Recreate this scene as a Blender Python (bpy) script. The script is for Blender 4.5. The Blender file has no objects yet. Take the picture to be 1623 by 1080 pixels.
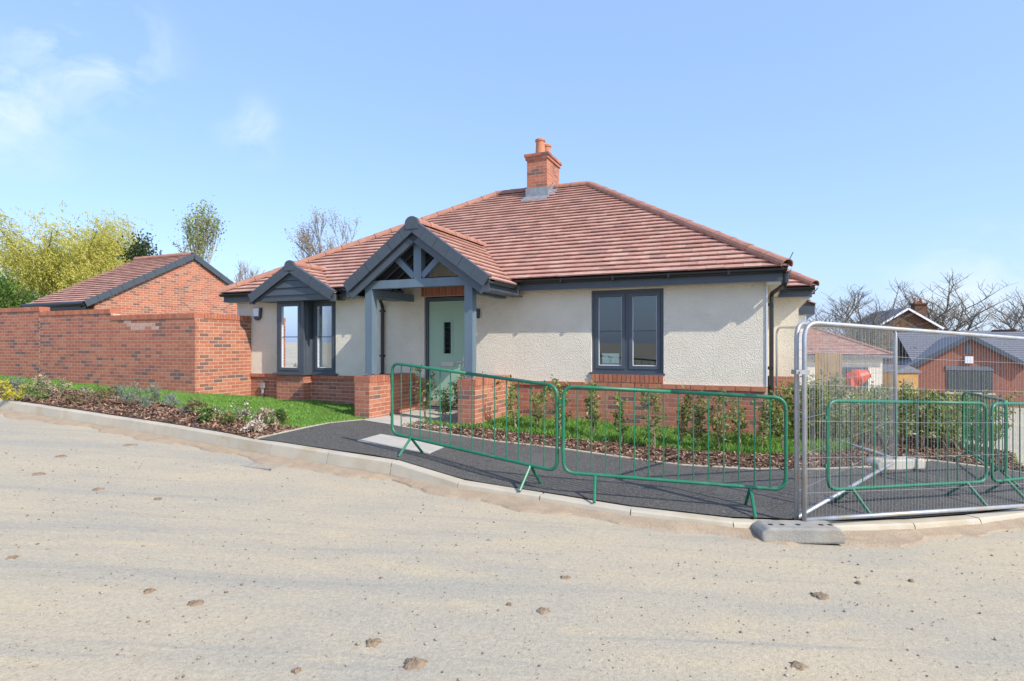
import bpy, math, random
import numpy as np
from mathutils import Vector, Matrix
from mathutils.geometry import delaunay_2d_cdt
R_ = random.Random(7)
NR = np.random.default_rng(11)
S = bpy.context.scene
COL = S.collection

# ---------------------------------------------------------------- camera, sky, sun, exposure
F, CX, CY, EYE = 930.0, 811.5, 546.0, 1.6
cam = bpy.data.cameras.new('camera'); co = bpy.data.objects.new('camera', cam); COL.objects.link(co)
co.location = (0, 0, EYE); co.rotation_euler = (math.pi / 2, 0, 0)
cam.sensor_width = 36; cam.lens = 36 * F / 1623; cam.shift_y = (CY - 540) / 1623
cam.clip_start = 0.05; cam.clip_end = 3000
S.camera = co

SUN_EL = math.radians(40.5)
SUN_H = Vector((0.735, -0.678, 0)).normalized()          # towards the sun, on the ground
W = bpy.data.worlds.new('World'); S.world = W; W.use_nodes = True
nt = W.node_tree; nt.nodes.clear()
def N(t, typ, **k):
    n = t.nodes.new(typ)
    for a, v in k.items():
        if a in n.inputs.keys(): n.inputs[a].default_value = v
        else: setattr(n, a, v)
    return n
sky = N(nt, 'ShaderNodeTexSky'); sky.sky_type = 'NISHITA'; sky.sun_disc = False
sky.sun_elevation = SUN_EL; sky.sun_rotation = math.atan2(SUN_H.x, SUN_H.y)
sky.air_density = 1.0; sky.dust_density = 1.6; sky.ozone_density = 2.0; sky.altitude = 50
bg = N(nt, 'ShaderNodeBackground'); bg.inputs['Strength'].default_value = 0.15
out = N(nt, 'ShaderNodeOutputWorld')
tc = N(nt, 'ShaderNodeTexCoord')
mp = N(nt, 'ShaderNodeMapping'); mp.inputs['Scale'].default_value = (1.0, 1.0, 1.5)
nz = N(nt, 'ShaderNodeTexNoise', Scale=9.0, Detail=9.0, Roughness=0.58, Distortion=0.5)
rmp = N(nt, 'ShaderNodeValToRGB')
rmp.color_ramp.elements[0].position = 0.42; rmp.color_ramp.elements[0].color = (0, 0, 0, 1)
rmp.color_ramp.elements[1].position = 0.74; rmp.color_ramp.elements[1].color = (1, 1, 1, 1)
L = nt.links.new
L(tc.outputs['Generated'], mp.inputs['Vector']); L(mp.outputs[0], nz.inputs['Vector']); L(nz.outputs['Fac'], rmp.inputs[0])
def patch(d, rad, amt):                                    # a thin cloud standing in direction d
    v = N(nt, 'ShaderNodeVectorMath', operation='DISTANCE'); v.inputs[1].default_value = Vector(d).normalized()
    L(tc.outputs['Generated'], v.inputs[0])
    m = N(nt, 'ShaderNodeMapRange', interpolation_type='SMOOTHSTEP'); m.inputs['From Min'].default_value = rad; m.inputs['From Max'].default_value = 0.0; m.inputs['To Max'].default_value = amt
    L(v.outputs['Value'], m.inputs['Value']); return m.outputs[0]
acc = None
for d, rad, amt in (((-.74, 1, .50), .15, 1.3), ((-.86, 1, .42), .13, 1.2), ((-.4425, 1, .3667), .07, .8), ((.79, 1, .07), .16, 1.3), ((.6, -1, .4), .5, 1.2), ((-1, -.5, .5), .45, 1.2), ((.3, -.4, 1), .4, 1.0)):
    p = patch(d, rad, amt)
    if acc is None: acc = p
    else:
        m = N(nt, 'ShaderNodeMath', operation='MAXIMUM'); L(acc, m.inputs[0]); L(p, m.inputs[1]); acc = m.outputs[0]
mul = N(nt, 'ShaderNodeMath', operation='MULTIPLY', use_clamp=True); L(acc, mul.inputs[0]); L(rmp.outputs[0], mul.inputs[1])
even = N(nt, 'ShaderNodeMix', data_type='RGBA'); even.inputs['Factor'].default_value = 0.64; even.inputs['B'].default_value = (1.06, 1.68, 3.15, 1)
L(sky.outputs[0], even.inputs['A'])
mx = N(nt, 'ShaderNodeMix', data_type='RGBA'); mx.inputs['B'].default_value = (2.4, 2.85, 3.3, 1)
L(mul.outputs[0], mx.inputs['Factor']); L(even.outputs['Result'], mx.inputs['A']); L(mx.outputs['Result'], bg.inputs['Color'])
L(bg.outputs[0], out.inputs['Surface'])

sd = bpy.data.lights.new('sun', 'SUN'); sd.energy = 2.45; sd.angle = math.radians(0.55); sd.color = (1.0, 0.93, 0.82)
so = bpy.data.objects.new('sun', sd); COL.objects.link(so)
sv = Vector((SUN_H.x * math.cos(SUN_EL), SUN_H.y * math.cos(SUN_EL), math.sin(SUN_EL)))
so.rotation_euler = sv.to_track_quat('Z', 'Y').to_euler(); so.location = (20, -20, 30)
vs = S.view_settings; vs.view_transform = 'Standard'; vs.look = 'None'; vs.exposure = 1.2; vs.gamma = 1.0; vs.use_curve_mapping = False
S.render.resolution_x = 1024; S.render.resolution_y = 681

# ---------------------------------------------------------------- helpers
def mat(name, c1, c2=None, scale=6.0, rough=0.8, bump=0.0, bscale=None, metal=0.0, detail=5.0, c3=None, s3=1.0, stretch=None, spec=None, lo=0.35, hi=0.68):
    m = bpy.data.materials.new(name); m.use_nodes = True; t = m.node_tree
    b = t.nodes['Principled BSDF']; b.inputs['Roughness'].default_value = rough; b.inputs['Metallic'].default_value = metal
    if spec is not None: b.inputs['Specular IOR Level'].default_value = spec
    g = t.nodes.new('ShaderNodeNewGeometry'); vec = g.outputs['Position']
    if stretch:
        mm = t.nodes.new('ShaderNodeMapping'); mm.inputs['Rotation'].default_value = stretch[0]; mm.inputs['Scale'].default_value = stretch[1]
        t.links.new(vec, mm.inputs[0]); svec = mm.outputs[0]
    else: svec = vec
    if c2 is None:
        b.inputs['Base Color'].default_value = (*c1, 1)
    else:
        n = N(t, 'ShaderNodeTexNoise', Scale=scale, Detail=detail, Roughness=0.6); t.links.new(svec, n.inputs['Vector'])
        r = t.nodes.new('ShaderNodeValToRGB'); r.color_ramp.elements[0].position = lo; r.color_ramp.elements[1].position = hi
        r.color_ramp.elements[0].color = (*c1, 1); r.color_ramp.elements[1].color = (*c2, 1)
        t.links.new(n.outputs['Fac'], r.inputs[0]); colr = r.outputs[0]
        if c3 is not None:
            n3 = N(t, 'ShaderNodeTexNoise', Scale=s3, Detail=6.0, Roughness=0.65); t.links.new(vec, n3.inputs['Vector'])
            r3 = t.nodes.new('ShaderNodeValToRGB'); r3.color_ramp.elements[0].position = 0.5; r3.color_ramp.elements[1].position = 0.68
            t.links.new(n3.outputs['Fac'], r3.inputs[0])
            x = t.nodes.new('ShaderNodeMix'); x.data_type = 'RGBA'; x.inputs['B'].default_value = (*c3, 1)
            t.links.new(r3.outputs[0], x.inputs['Factor']); t.links.new(colr, x.inputs['A']); colr = x.outputs['Result']
        t.links.new(colr, b.inputs['Base Color'])
    if bump:
        n2 = N(t, 'ShaderNodeTexNoise', Scale=bscale or 60.0, Detail=4.0, Roughness=0.6); t.links.new(vec, n2.inputs['Vector'])
        bp = t.nodes.new('ShaderNodeBump'); bp.inputs['Strength'].default_value = min(1.0, bump); bp.inputs['Distance'].default_value = 0.02 * max(1.0, bump)
        t.links.new(n2.outputs['Fac'], bp.inputs['Height']); t.links.new(bp.outputs[0], b.inputs['Normal'])
    return m
def leafmat(name, c1, c2, scale=3.0, trans=0.35):
    m = mat(name, c1, c2, scale=scale, rough=0.55, spec=0.3); t = m.node_tree; b = t.nodes['Principled BSDF']
    tr = t.nodes.new('ShaderNodeBsdfTranslucent'); ms = t.nodes.new('ShaderNodeMixShader'); ms.inputs[0].default_value = trans
    src = b.inputs['Base Color'].links[0].from_socket; t.links.new(src, tr.inputs[0])
    t.links.new(b.outputs[0], ms.inputs[1]); t.links.new(tr.outputs[0], ms.inputs[2]); t.links.new(ms.outputs[0], t.nodes['Material Output'].inputs[0])
    return m
def glassmat():
    m = bpy.data.materials.new('window glass'); m.use_nodes = True; t = m.node_tree; t.nodes.clear()
    o = t.nodes.new('ShaderNodeOutputMaterial'); tr = t.nodes.new('ShaderNodeBsdfTransparent'); tr.inputs[0].default_value = (0.92, 0.97, 0.94, 1)
    gl = t.nodes.new('ShaderNodeBsdfGlossy'); gl.inputs['Roughness'].default_value = 0.01; gl.inputs[0].default_value = (0.9, 0.95, 1, 1)
    fr = t.nodes.new('ShaderNodeFresnel'); fr.inputs[0].default_value = 1.5
    mm = t.nodes.new('ShaderNodeMath'); mm.operation = 'MULTIPLY_ADD'; mm.inputs[1].default_value = 1.0; mm.inputs[2].default_value = 0.04
    ms = t.nodes.new('ShaderNodeMixShader')
    t.links.new(fr.outputs[0], mm.inputs[0]); t.links.new(mm.outputs[0], ms.inputs[0]); t.links.new(tr.outputs[0], ms.inputs[1]); t.links.new(gl.outputs[0], ms.inputs[2]); t.links.new(ms.outputs[0], o.inputs[0])
    return m

M = {}
M['road'] = mat('dusty road', (0.395, 0.33, 0.25), (0.33, 0.30, 0.25), scale=0.9, rough=0.95, bump=0.5, bscale=90, detail=10,
                c3=(0.41, 0.32, 0.22), s3=0.55, stretch=((0, 0, math.radians(25)), (0.45, 1.6, 1)))
def roadmat():
    m = bpy.data.materials.new('dusty road surface'); m.use_nodes = True; t = m.node_tree; b = t.nodes['Principled BSDF']; b.inputs['Roughness'].default_value = .96; b.inputs['Specular IOR Level'].default_value = .2
    g = t.nodes.new('ShaderNodeNewGeometry'); LK = t.links.new
    def noise(sc, det, rot=None, scl=None, rough=.6, dist=0.0):
        v = g.outputs['Position']
        if rot is not None:
            mm = t.nodes.new('ShaderNodeMapping'); mm.inputs['Rotation'].default_value = (0, 0, rot); mm.inputs['Scale'].default_value = scl; LK(v, mm.inputs[0]); v = mm.outputs[0]
        n = N(t, 'ShaderNodeTexNoise', Scale=sc, Detail=det, Roughness=rough, Distortion=dist); LK(v, n.inputs['Vector']); return n.outputs['Fac']
    def ramp(f, a, b_):
        r = N(t, 'ShaderNodeMapRange'); r.inputs['From Min'].default_value = a; r.inputs['From Max'].default_value = b_; LK(f, r.inputs['Value']); return r.outputs[0]
    def mix(fac, a, b_, blend='MIX'):
        x = N(t, 'ShaderNodeMix', data_type='RGBA', blend_type=blend)
        for sck, val in (('Factor', fac), ('A', a), ('B', b_)):
            if isinstance(val, tuple): x.inputs[sck].default_value = (*val, 1)
            elif isinstance(val, float): x.inputs[sck].default_value = val
            else: LK(val, x.inputs[sck])
        return x.outputs['Result']
    c = mix(ramp(noise(.8, 8, math.radians(22), (.5, 1.3, 1)), .38, .64), (.382, .328, .242), (.31, .288, .239))
    c = mix(ramp(noise(2.6, 8, math.radians(22), (.45, 1.5, 1), .7), .54, .74), c, (.41, .345, .235))
    c = mix(ramp(noise(1.9, 7, math.radians(20), (.10, 2.6, 1), .65, .4), .52, .70), c, (.275, .262, .228))
    c = mix(ramp(noise(7.0, 7, None, None, .7), .60, .76), c, (.30, .235, .165))
    gr = noise(130., 3, None, None, .8); g2 = noise(38., 5, None, None, .75)
    c = mix(.55, c, mix(ramp(gr, .25, .75), (.72, .715, .70), (1.72, 1.71, 1.68)), 'MULTIPLY'); c = mix(.6, c, mix(ramp(g2, .3, .7), (.80, .79, .77), (1.34, 1.33, 1.31)), 'MULTIPLY')
    LK(c, b.inputs['Base Color']); ad = N(t, 'ShaderNodeMath', operation='MULTIPLY_ADD'); LK(g2, ad.inputs[0]); ad.inputs[1].default_value = 1.6; LK(gr, ad.inputs[2])
    bp = t.nodes.new('ShaderNodeBump'); bp.inputs['Strength'].default_value = .55; bp.inputs['Distance'].default_value = .012; LK(ad.outputs[0], bp.inputs['Height']); LK(bp.outputs[0], b.inputs['Normal'])
    return m
M['road'] = roadmat()
M['sand'] = mat('sandy silt', (0.37, 0.29, 0.20), (0.30, 0.225, 0.155), scale=6, rough=1, bump=0.8, bscale=50, detail=8)
M['mud'] = mat('dried mud', (0.30, 0.225, 0.15), (0.23, 0.17, 0.115), scale=14, rough=1, bump=1, bscale=60)
M['grit'] = mat('grit', (0.40, 0.35, 0.28), (0.22, 0.19, 0.16), scale=9, rough=1)
M['kerb'] = mat('kerb concrete', (0.46, 0.41, 0.325), (0.385, 0.355, 0.29), scale=2.2, rough=0.92, bump=0.25, bscale=120, detail=9, c3=(0.37, 0.31, 0.22), s3=1.7)
M['concrete'] = mat('grey concrete', (0.32, 0.31, 0.28), (0.22, 0.215, 0.195), scale=5, rough=0.95, bump=0.5, bscale=70, c3=(0.38, 0.31, 0.22), s3=3)
M['slab'] = mat('paving slab', (0.46, 0.435, 0.39), (0.38, 0.365, 0.335), scale=4, rough=0.92, bump=0.25, bscale=90)
M['cover'] = mat('access cover', (0.44, 0.41, 0.36), (0.36, 0.34, 0.30), scale=5, rough=0.85, bump=0.2, bscale=140)
M['tarmac'] = mat('fresh tarmac', (0.032, 0.030, 0.028), (0.215, 0.205, 0.185), scale=62, rough=0.9, bump=1.0, bscale=120, detail=3, c3=(0.13, 0.125, 0.115), s3=1.1, lo=.38, hi=.72)
M['soil'] = mat('bark soil', (0.10, 0.058, 0.036), (0.055, 0.032, 0.022), scale=20, rough=1, bump=1, bscale=40)
for i, (a, b) in enumerate([((0.25, 0.14, 0.09), (0.17, 0.09, 0.06)), ((0.38, 0.25, 0.165), (0.28, 0.17, 0.11)), ((0.10, 0.052, 0.035), (0.065, 0.035, 0.025))]):
    M['chip%d' % i] = mat('bark chip', a, b, scale=30, rough=1)
M['turf'] = mat('turf', (0.10, 0.20, 0.04), (0.13, 0.25, 0.045), scale=5, rough=1, bump=0.6, bscale=70)
for i, (a, b) in enumerate([((0.17, 0.33, 0.06), (0.21, 0.39, 0.075)), ((0.13, 0.27, 0.045), (0.165, 0.33, 0.06)), ((0.26, 0.40, 0.10), (0.30, 0.42, 0.12))]):
    M['grass%d' % i] = leafmat('grass blade', a, b, 2.0, 0.3)
M['render'] = mat('roughcast render', (0.79, 0.73, 0.615), (0.725, 0.665, 0.555), scale=3, rough=0.95, bump=1.2, bscale=58)
M['mortar'] = mat('mortar', (0.56, 0.45, 0.36), (0.47, 0.37, 0.295), scale=12, rough=1)
bc = [((0.45, 0.165, 0.095), (0.36, 0.125, 0.075)), ((0.40, 0.145, 0.088), (0.31, 0.11, 0.07)), ((0.48, 0.20, 0.115), (0.39, 0.15, 0.09)),
      ((0.28, 0.125, 0.088), (0.20, 0.098, 0.075)), ((0.20, 0.115, 0.095), (0.145, 0.092, 0.082)), ((0.58, 0.42, 0.35), (0.42, 0.22, 0.155))]
BM = []
for i, (a, b) in enumerate(bc): BM.append(mat('red brick %d' % i, a, b, scale=22, rough=0.95, bump=0.35, bscale=110))
tcs = [((0.49, 0.285, 0.225), (0.38, 0.20, 0.155)), ((0.45, 0.25, 0.19), (0.36, 0.185, 0.145)), ((0.53, 0.325, 0.255), (0.41, 0.225, 0.175)), ((0.38, 0.22, 0.175), (0.30, 0.165, 0.135))]
TM = [mat('red roof tile %d' % i, a, b, scale=5, rough=0.85, bump=0.15, bscale=120, detail=8) for i, (a, b) in enumerate(tcs)]
M['ridge'] = mat('ridge tile', (0.38, 0.19, 0.135), (0.29, 0.135, 0.095), scale=6, rough=0.85, bump=0.2, bscale=80)
M['pot'] = mat('terracotta', (0.47, 0.2, 0.11), (0.38, 0.155, 0.085), scale=6, rough=0.8)
M['lead'] = mat('lead flashing', (0.30, 0.33, 0.36), (0.2, 0.225, 0.25), scale=9, rough=0.55, metal=0.3)
M['under'] = mat('roof underlay', (0.06, 0.04, 0.035), rough=1)
M['anth'] = mat('anthracite paint', (0.068, 0.085, 0.107), (0.058, 0.073, 0.092), scale=4, rough=0.45)
M['blue'] = mat('slate blue timber', (0.125, 0.178, 0.225), (0.105, 0.152, 0.195), scale=5, rough=0.5, stretch=((0, 0, 0), (1, 1, 0.2)))
M['verge'] = mat('verge plastic', (0.064, 0.080, 0.098), (0.054, 0.068, 0.084), scale=8, rough=0.5)
M['black'] = mat('black plastic', (0.014, 0.015, 0.017), rough=0.35)
M['soffit'] = mat('cream soffit', (0.5, 0.46, 0.37), rough=0.7)
M['door'] = mat('sage green door', (0.33, 0.48, 0.36), (0.30, 0.45, 0.335), scale=3, rough=0.5)
M['white'] = mat('white plastic', (0.75, 0.77, 0.8), rough=0.4)
M['paper'] = mat('paper', (0.86, 0.88, 0.86), rough=0.8)
M['ink'] = mat('printed ink', (0.06, 0.08, 0.1), rough=0.8)
M['bandblue'] = mat('printed blue', (0.12, 0.28, 0.42), rough=0.8)
M['steel'] = mat('brushed steel', (0.5, 0.5, 0.5), rough=0.35, metal=0.9)
M['galv'] = mat('galvanised steel', (0.44, 0.46, 0.49), (0.34, 0.36, 0.385), scale=9, rough=0.5, metal=0.55, c3=(0.40, 0.35, 0.28), s3=4)
M['wire'] = mat('galvanised wire', (0.36, 0.37, 0.38), rough=0.45, metal=0.5)
M['green'] = mat('green paint', (0.008, 0.135, 0.070), (0.012, 0.165, 0.088), scale=7, rough=0.42, c3=(0.05, 0.17, 0.11), s3=9)
M['rubber'] = mat('rubber', (0.02, 0.02, 0.02), rough=0.8)
M['inwall'] = mat('interior paint', (0.6, 0.58, 0.5), rough=0.9)
M['infloor'] = mat('interior floor', (0.3, 0.26, 0.2), rough=0.8)
M['timber'] = mat('fence timber', (0.36, 0.25, 0.13), (0.25, 0.165, 0.085), scale=5, rough=0.9, stretch=((0, 0, 0), (4, 4, 0.4)))
M['ochre'] = mat('ochre boarding', (0.45, 0.25, 0.06), (0.33, 0.18, 0.05), scale=4, rough=0.8)
M['slate'] = mat('grey slate', (0.17, 0.18, 0.205), (0.12, 0.125, 0.145), scale=7, rough=0.8)
M['farbrick'] = mat('far red brick', (0.32, 0.14, 0.095), (0.235, 0.10, 0.07), scale=9, rough=1, bump=0.3, bscale=30)
M['darkbrick'] = mat('brown brick', (0.17, 0.085, 0.05), (0.115, 0.06, 0.038), scale=6, rough=1)
M['orange'] = mat('orange paint', (0.62, 0.085, 0.03), (0.5, 0.06, 0.025), scale=6, rough=0.5)
M['yellow'] = mat('yellow plastic', (0.65, 0.42, 0.04), rough=0.5)
M['farbark'] = mat('grey bark', (0.27, 0.24, 0.20), (0.19, 0.165, 0.14), scale=8, rough=1)
M['bark'] = mat('bark', (0.14, 0.115, 0.09), (0.085, 0.07, 0.055), scale=8, rough=1)
M['birchbark'] = mat('pale bark', (0.35, 0.32, 0.28), (0.2, 0.18, 0.15), scale=6, rough=1)
M['stem'] = mat('sapling stem', (0.33, 0.25, 0.16), (0.42, 0.35, 0.24), scale=14, rough=0.9)
M['glass'] = glassmat()
LM = {'privet': [leafmat('hedge leaf', (0.17, 0.25, 0.055), (0.22, 0.31, 0.075)), leafmat('dark hedge leaf', (0.085, 0.14, 0.038), (0.11, 0.175, 0.045)), leafmat('young hedge leaf', (0.36, 0.40, 0.10), (0.42, 0.44, 0.13)), leafmat('bronze hedge leaf', (0.30, 0.20, 0.10), (0.25, 0.16, 0.08))],
      'willow': [leafmat('willow leaf', (0.50, 0.48, 0.09), (0.58, 0.54, 0.12), 1.0, .45), leafmat('willow leaf green', (0.36, 0.40, 0.08), (0.44, 0.46, 0.10), 1.0, .45), leafmat('willow leaf gold', (0.62, 0.54, 0.16), (0.64, 0.57, 0.2), 1.0, .45)],
      'birch': [leafmat('birch leaf', (0.32, 0.40, 0.11), (0.38, 0.45, 0.14), 1.0), leafmat('birch leaf dark', (0.13, 0.19, 0.05), (0.18, 0.24, 0.06), 1.0)],
      'bush': [leafmat('bush leaf', (0.10, 0.19, 0.03), (0.15, 0.26, 0.045), 1.0), leafmat('bush leaf dark', (0.045, 0.10, 0.02), (0.07, 0.14, 0.03), 1.0)],
      'dark': [leafmat('conifer', (0.03, 0.06, 0.02), (0.05, 0.085, 0.025), 1.0)],
      'tan': [leafmat('catkin', (0.30, 0.22, 0.15), (0.36, 0.28, 0.19), 1.0)],
      'grey': [leafmat('dull leaf', (0.13, 0.14, 0.07), (0.17, 0.16, 0.08), 1.0)],
      'silver': [leafmat('silver leaf', (0.25, 0.31, 0.24), (0.33, 0.38, 0.30)), leafmat('silver leaf b', (0.19, 0.25, 0.17), (0.24, 0.31, 0.21))],
      'blue': [leafmat('blue grey leaf', (0.30, 0.34, 0.33), (0.37, 0.41, 0.39)), leafmat('blue grey leaf b', (0.22, 0.27, 0.22), (0.26, 0.31, 0.25))],
      'pink': [leafmat('pink flower', (0.52, 0.32, 0.27), (0.60, 0.42, 0.34), 9), leafmat('cream flower', (0.58, 0.5, 0.38), (0.62, 0.55, 0.44), 9), leafmat('shrub leaf', (0.11, 0.18, 0.05), (0.15, 0.23, 0.07), 9)],
      'white': [leafmat('white flower', (0.66, 0.60, 0.50), (0.7, 0.62, 0.55), 9), leafmat('pink edge', (0.55, 0.36, 0.32), (0.6, 0.42, 0.36), 9), leafmat('shrub leaf b', (0.11, 0.19, 0.05), (0.14, 0.23, 0.06), 9)],
      'yellow': [leafmat('yellow leaf', (0.55, 0.45, 0.03), (0.62, 0.52, 0.06), 9), leafmat('lime leaf', (0.33, 0.36, 0.05), (0.4, 0.42, 0.06), 9)],
      'bronze': [leafmat('bronze leaf', (0.24, 0.155, 0.10), (0.3, 0.2, 0.13), 9), leafmat('olive leaf', (0.16, 0.18, 0.07), (0.2, 0.21, 0.09), 9)],
      'glossy': [leafmat('glossy leaf', (0.05, 0.11, 0.03), (0.08, 0.16, 0.04), 9), leafmat('lime edge', (0.25, 0.31, 0.09), (0.3, 0.36, 0.12), 9)],
      'red': [leafmat('red leaf', (0.50, 0.13, 0.10), (0.42, 0.16, 0.11), 9), leafmat('green leaf', (0.12, 0.2, 0.05), (0.16, 0.25, 0.06), 9)]}

def link(name, data, parent=None, **kw):
    o = bpy.data.objects.new(name, data); COL.objects.link(o)
    if parent is not None: o.parent = parent
    for k, v in kw.items(): o[k] = v
    return o
def thing(name, label, cat, loc=(0, 0, 0), rz=0.0, group=None):
    o = link(name, None); o.location = loc; o.rotation_euler = (0, 0, rz); o['label'] = label; o['category'] = cat
    if group: o['group'] = group
    o.empty_display_size = 0.1
    return o
def fastmesh(name, verts, faces, mats, midx=None, smooth=False):
    verts = np.asarray(verts, dtype=np.float32).reshape(-1, 3); faces = np.asarray(faces, dtype=np.int32)
    me = bpy.data.meshes.new(name); n, k = faces.shape
    me.vertices.add(len(verts)); me.vertices.foreach_set('co', verts.ravel())
    me.loops.add(n * k); me.loops.foreach_set('vertex_index', faces.ravel())
    me.polygons.add(n); me.polygons.foreach_set('loop_start', np.arange(0, n * k, k, dtype=np.int32))
    for m in mats: me.materials.append(m)
    if midx is not None: me.polygons.foreach_set('material_index', np.asarray(midx, dtype=np.int32))
    me.update(calc_edges=True)
    if smooth: me.polygons.foreach_set('use_smooth', np.ones(n, dtype=bool))
    return me
class MB:
    def __init__(s): s.v = []; s.f = []; s.m = []
    def add(s, vs, fs, mi=0):
        o = len(s.v); s.v += [tuple(v) for v in vs]
        for f in fs: s.f.append(tuple(o + i for i in f)); s.m.append(mi)
    BOXF = [(0, 3, 2, 1), (4, 5, 6, 7), (0, 1, 5, 4), (1, 2, 6, 5), (2, 3, 7, 6), (3, 0, 4, 7)]
    def box(s, a, b, mi=0):
        x0, y0, z0 = a; x1, y1, z1 = b
        s.add([(x0, y0, z0), (x1, y0, z0), (x1, y1, z0), (x0, y1, z0), (x0, y0, z1), (x1, y0, z1), (x1, y1, z1), (x0, y1, z1)], s.BOXF, mi); return s
    def obox(s, c, ax, ay, az, mi=0):
        c, ax, ay, az = map(Vector, (c, ax, ay, az))
        s.add([c - ax - ay - az, c + ax - ay - az, c + ax + ay - az, c - ax + ay - az, c - ax - ay + az, c + ax - ay + az, c + ax + ay + az, c - ax + ay + az], s.BOXF, mi); return s
    def bar(s, p, q, w, h, up=(0, 0, 1), mi=0):
        p, q = Vector(p), Vector(q); d = (q - p); u = Vector(up); x = d.cross(u).normalized(); z = x.cross(d).normalized()
        return s.obox((p + q) / 2, d / 2, x * w / 2, z * h / 2, mi)
    def prism(s, poly, d, mi=0):
        n = len(poly); d = Vector(d); a = [Vector(p) for p in poly]
        s.add(a + [p + d for p in a], [tuple(reversed(range(n))), tuple(range(n, 2 * n))] + [(i, (i + 1) % n, n + (i + 1) % n, n + i) for i in range(n)], mi); return s
    def tube(s, pts, r, n=8, mi=0, cap=True):
        pts = [Vector(p) for p in pts]; rr = r if isinstance(r, (list, tuple)) else [r] * len(pts); o = len(s.v); u = None
        for i, p in enumerate(pts):
            d = (pts[min(i + 1, len(pts) - 1)] - pts[max(i - 1, 0)]).normalized()
            if u is None: u = d.orthogonal().normalized()
            u = (u - d * u.dot(d)).normalized(); w = d.cross(u)
            for k in range(n):
                a = 2 * math.pi * k / n; s.v.append(tuple(p + (u * math.cos(a) + w * math.sin(a)) * rr[i]))
        for i in range(len(pts) - 1):
            for k in range(n):
                s.f.append((o + i * n + k, o + i * n + (k + 1) % n, o + (i + 1) * n + (k + 1) % n, o + (i + 1) * n + k)); s.m.append(mi)
        if cap:
            s.f.append(tuple(o + k for k in reversed(range(n)))); s.m.append(mi)
            s.f.append(tuple(o + (len(pts) - 1) * n + k for k in range(n))); s.m.append(mi)
        return s
    def mesh(s, name, mats, smooth=False):
        me = bpy.data.meshes.new(name); me.from_pydata(s.v, [], s.f)
        for m in (mats if isinstance(mats, list) else [mats]): me.materials.append(m)
        me.polygons.foreach_set('material_index', s.m)
        if smooth: me.polygons.foreach_set('use_smooth', [True] * len(s.f))
        me.update(); return me
    def build(s, name, mats, parent=None, smooth=False, **kw): return link(name, s.mesh(name, mats, smooth), parent, **kw)
def rounded(pts, r, n=5):
    pts = [Vector(p) for p in pts]; outp = [pts[0]]
    for i in range(1, len(pts) - 1):
        a, b, c = pts[i - 1], pts[i], pts[i + 1]; u = (a - b).normalized(); w = (c - b).normalized()
        for k in range(n + 1):
            t = k / n; p0 = b + u * r; p1 = b + w * r
            outp.append(p0 * (1 - t) ** 2 + b * 2 * t * (1 - t) + p1 * t * t)
    return outp + [pts[-1]]
def to_px(p):
    if p[1] < 0.5: return (-1e4, -1e4)
    return CX + F * p[0] / p[1], CY - F * (p[2] - EYE) / p[1]
def inframe(p, m=15):
    x, y = to_px(p); return -m < x < 1623 + m and -m < y < 1080 + m
def G(px, py, e=0.0, s=0.05):
    k = (px - CX) / F; Y = (EYE - e) / ((py - CY) / F - s * k); return Vector((k * Y, Y))

# ---------------------------------------------------------------- ground heights
def Rz(X, Y):
    z = -2.2 * math.tanh(0.05 * X / 2.2)
    far = max(0.0, Y - 12.0); sx = min(1.0, max(0.0, (X - 4) / 8.0))
    return z - min(0.9, 0.03 * far) * sx
KB = [(-16.5, 13.6), (-12.2, 11.7)] + [tuple(G(*p)) for p in [(0, 652), (120, 672), (250, 693), (380, 718), (480, 737), (540, 745), (620, 759), (741, 784), (879, 804), (940, 813.6), (1013, 828), (1154, 846), (1333, 851), (1410, 849.5), (1519, 841), (1623, 831)]] + [(7.3, 7.25), (9.6, 9.1), (12.0, 11.4)]
def resample(poly, step):
    P = [Vector(p) for p in poly]; cum = [0]
    for a, b in zip(P, P[1:]): cum.append(cum[-1] + (b - a).length)
    n = max(1, round(cum[-1] / step)); res = []
    for i in range(n + 1):
        d = cum[-1] * i / n; k = 0
        while k < len(P) - 2 and cum[k + 1] < d: k += 1
        t = (d - cum[k]) / (cum[k + 1] - cum[k]); res.append(P[k].lerp(P[k + 1], t))
    return res
def smooth_line(poly, it=2):
    P = [Vector(p) for p in poly]
    for _ in range(it):
        Q = [P[0]]
        for a, b in zip(P, P[1:]): Q += [a.lerp(b, 0.25), a.lerp(b, 0.75)]
        P = Q + [P[-1]]
    return P
KP = resample(smooth_line(KB), 0.915)
xdrop = -1.40
def upst(X): return 0.19 - 0.10 * min(1, max(0, (X - xdrop) / 0.92))
TH = math.radians(23.4)
U = Vector((math.cos(TH), -math.sin(TH))); V = Vector((math.sin(TH), math.cos(TH)))
HO = Vector(((1215 - CX) / F * 9.07, 9.07))
def hw(x, y): return HO + U * x + V * y
cps = [(p.x, p.y, upst(p.x)) for p in KP]
def cp(p, z): cps.append((p[0], p[1], z - Rz(p[0], p[1])))
cp((-6.49, 12.0), 0.57); cp((-9.7, 13.4), 0.66); cp((-12.9, 14.8), 0.775); cp(hw(-10.7, 0), 0.372); cp(hw(-8.3, 0), 0.34); cp(hw(-6.8, -1.5), 0.30)
cp(hw(-5.5, 0), 0.28); cp(hw(-5.5, -1.5), 0.265); cp(hw(-4.06, 0), 0.245); cp(hw(-2.88, 0), 0.216); cp(hw(-1.58, 0), 0.151); cp(hw(-0.17, 0), 0.116)
cp((5.03, 11.25), 0.06); cp((5.09, 7.8), -0.06); cp((5.84, 11.95), 0.05); cp((0.5, 7.0), 0.10); cp((2.2, 6.6), 0.025); cp((-1.5, 8.5), 0.255); cp((-2.6, 9.3), 0.33)
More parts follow.
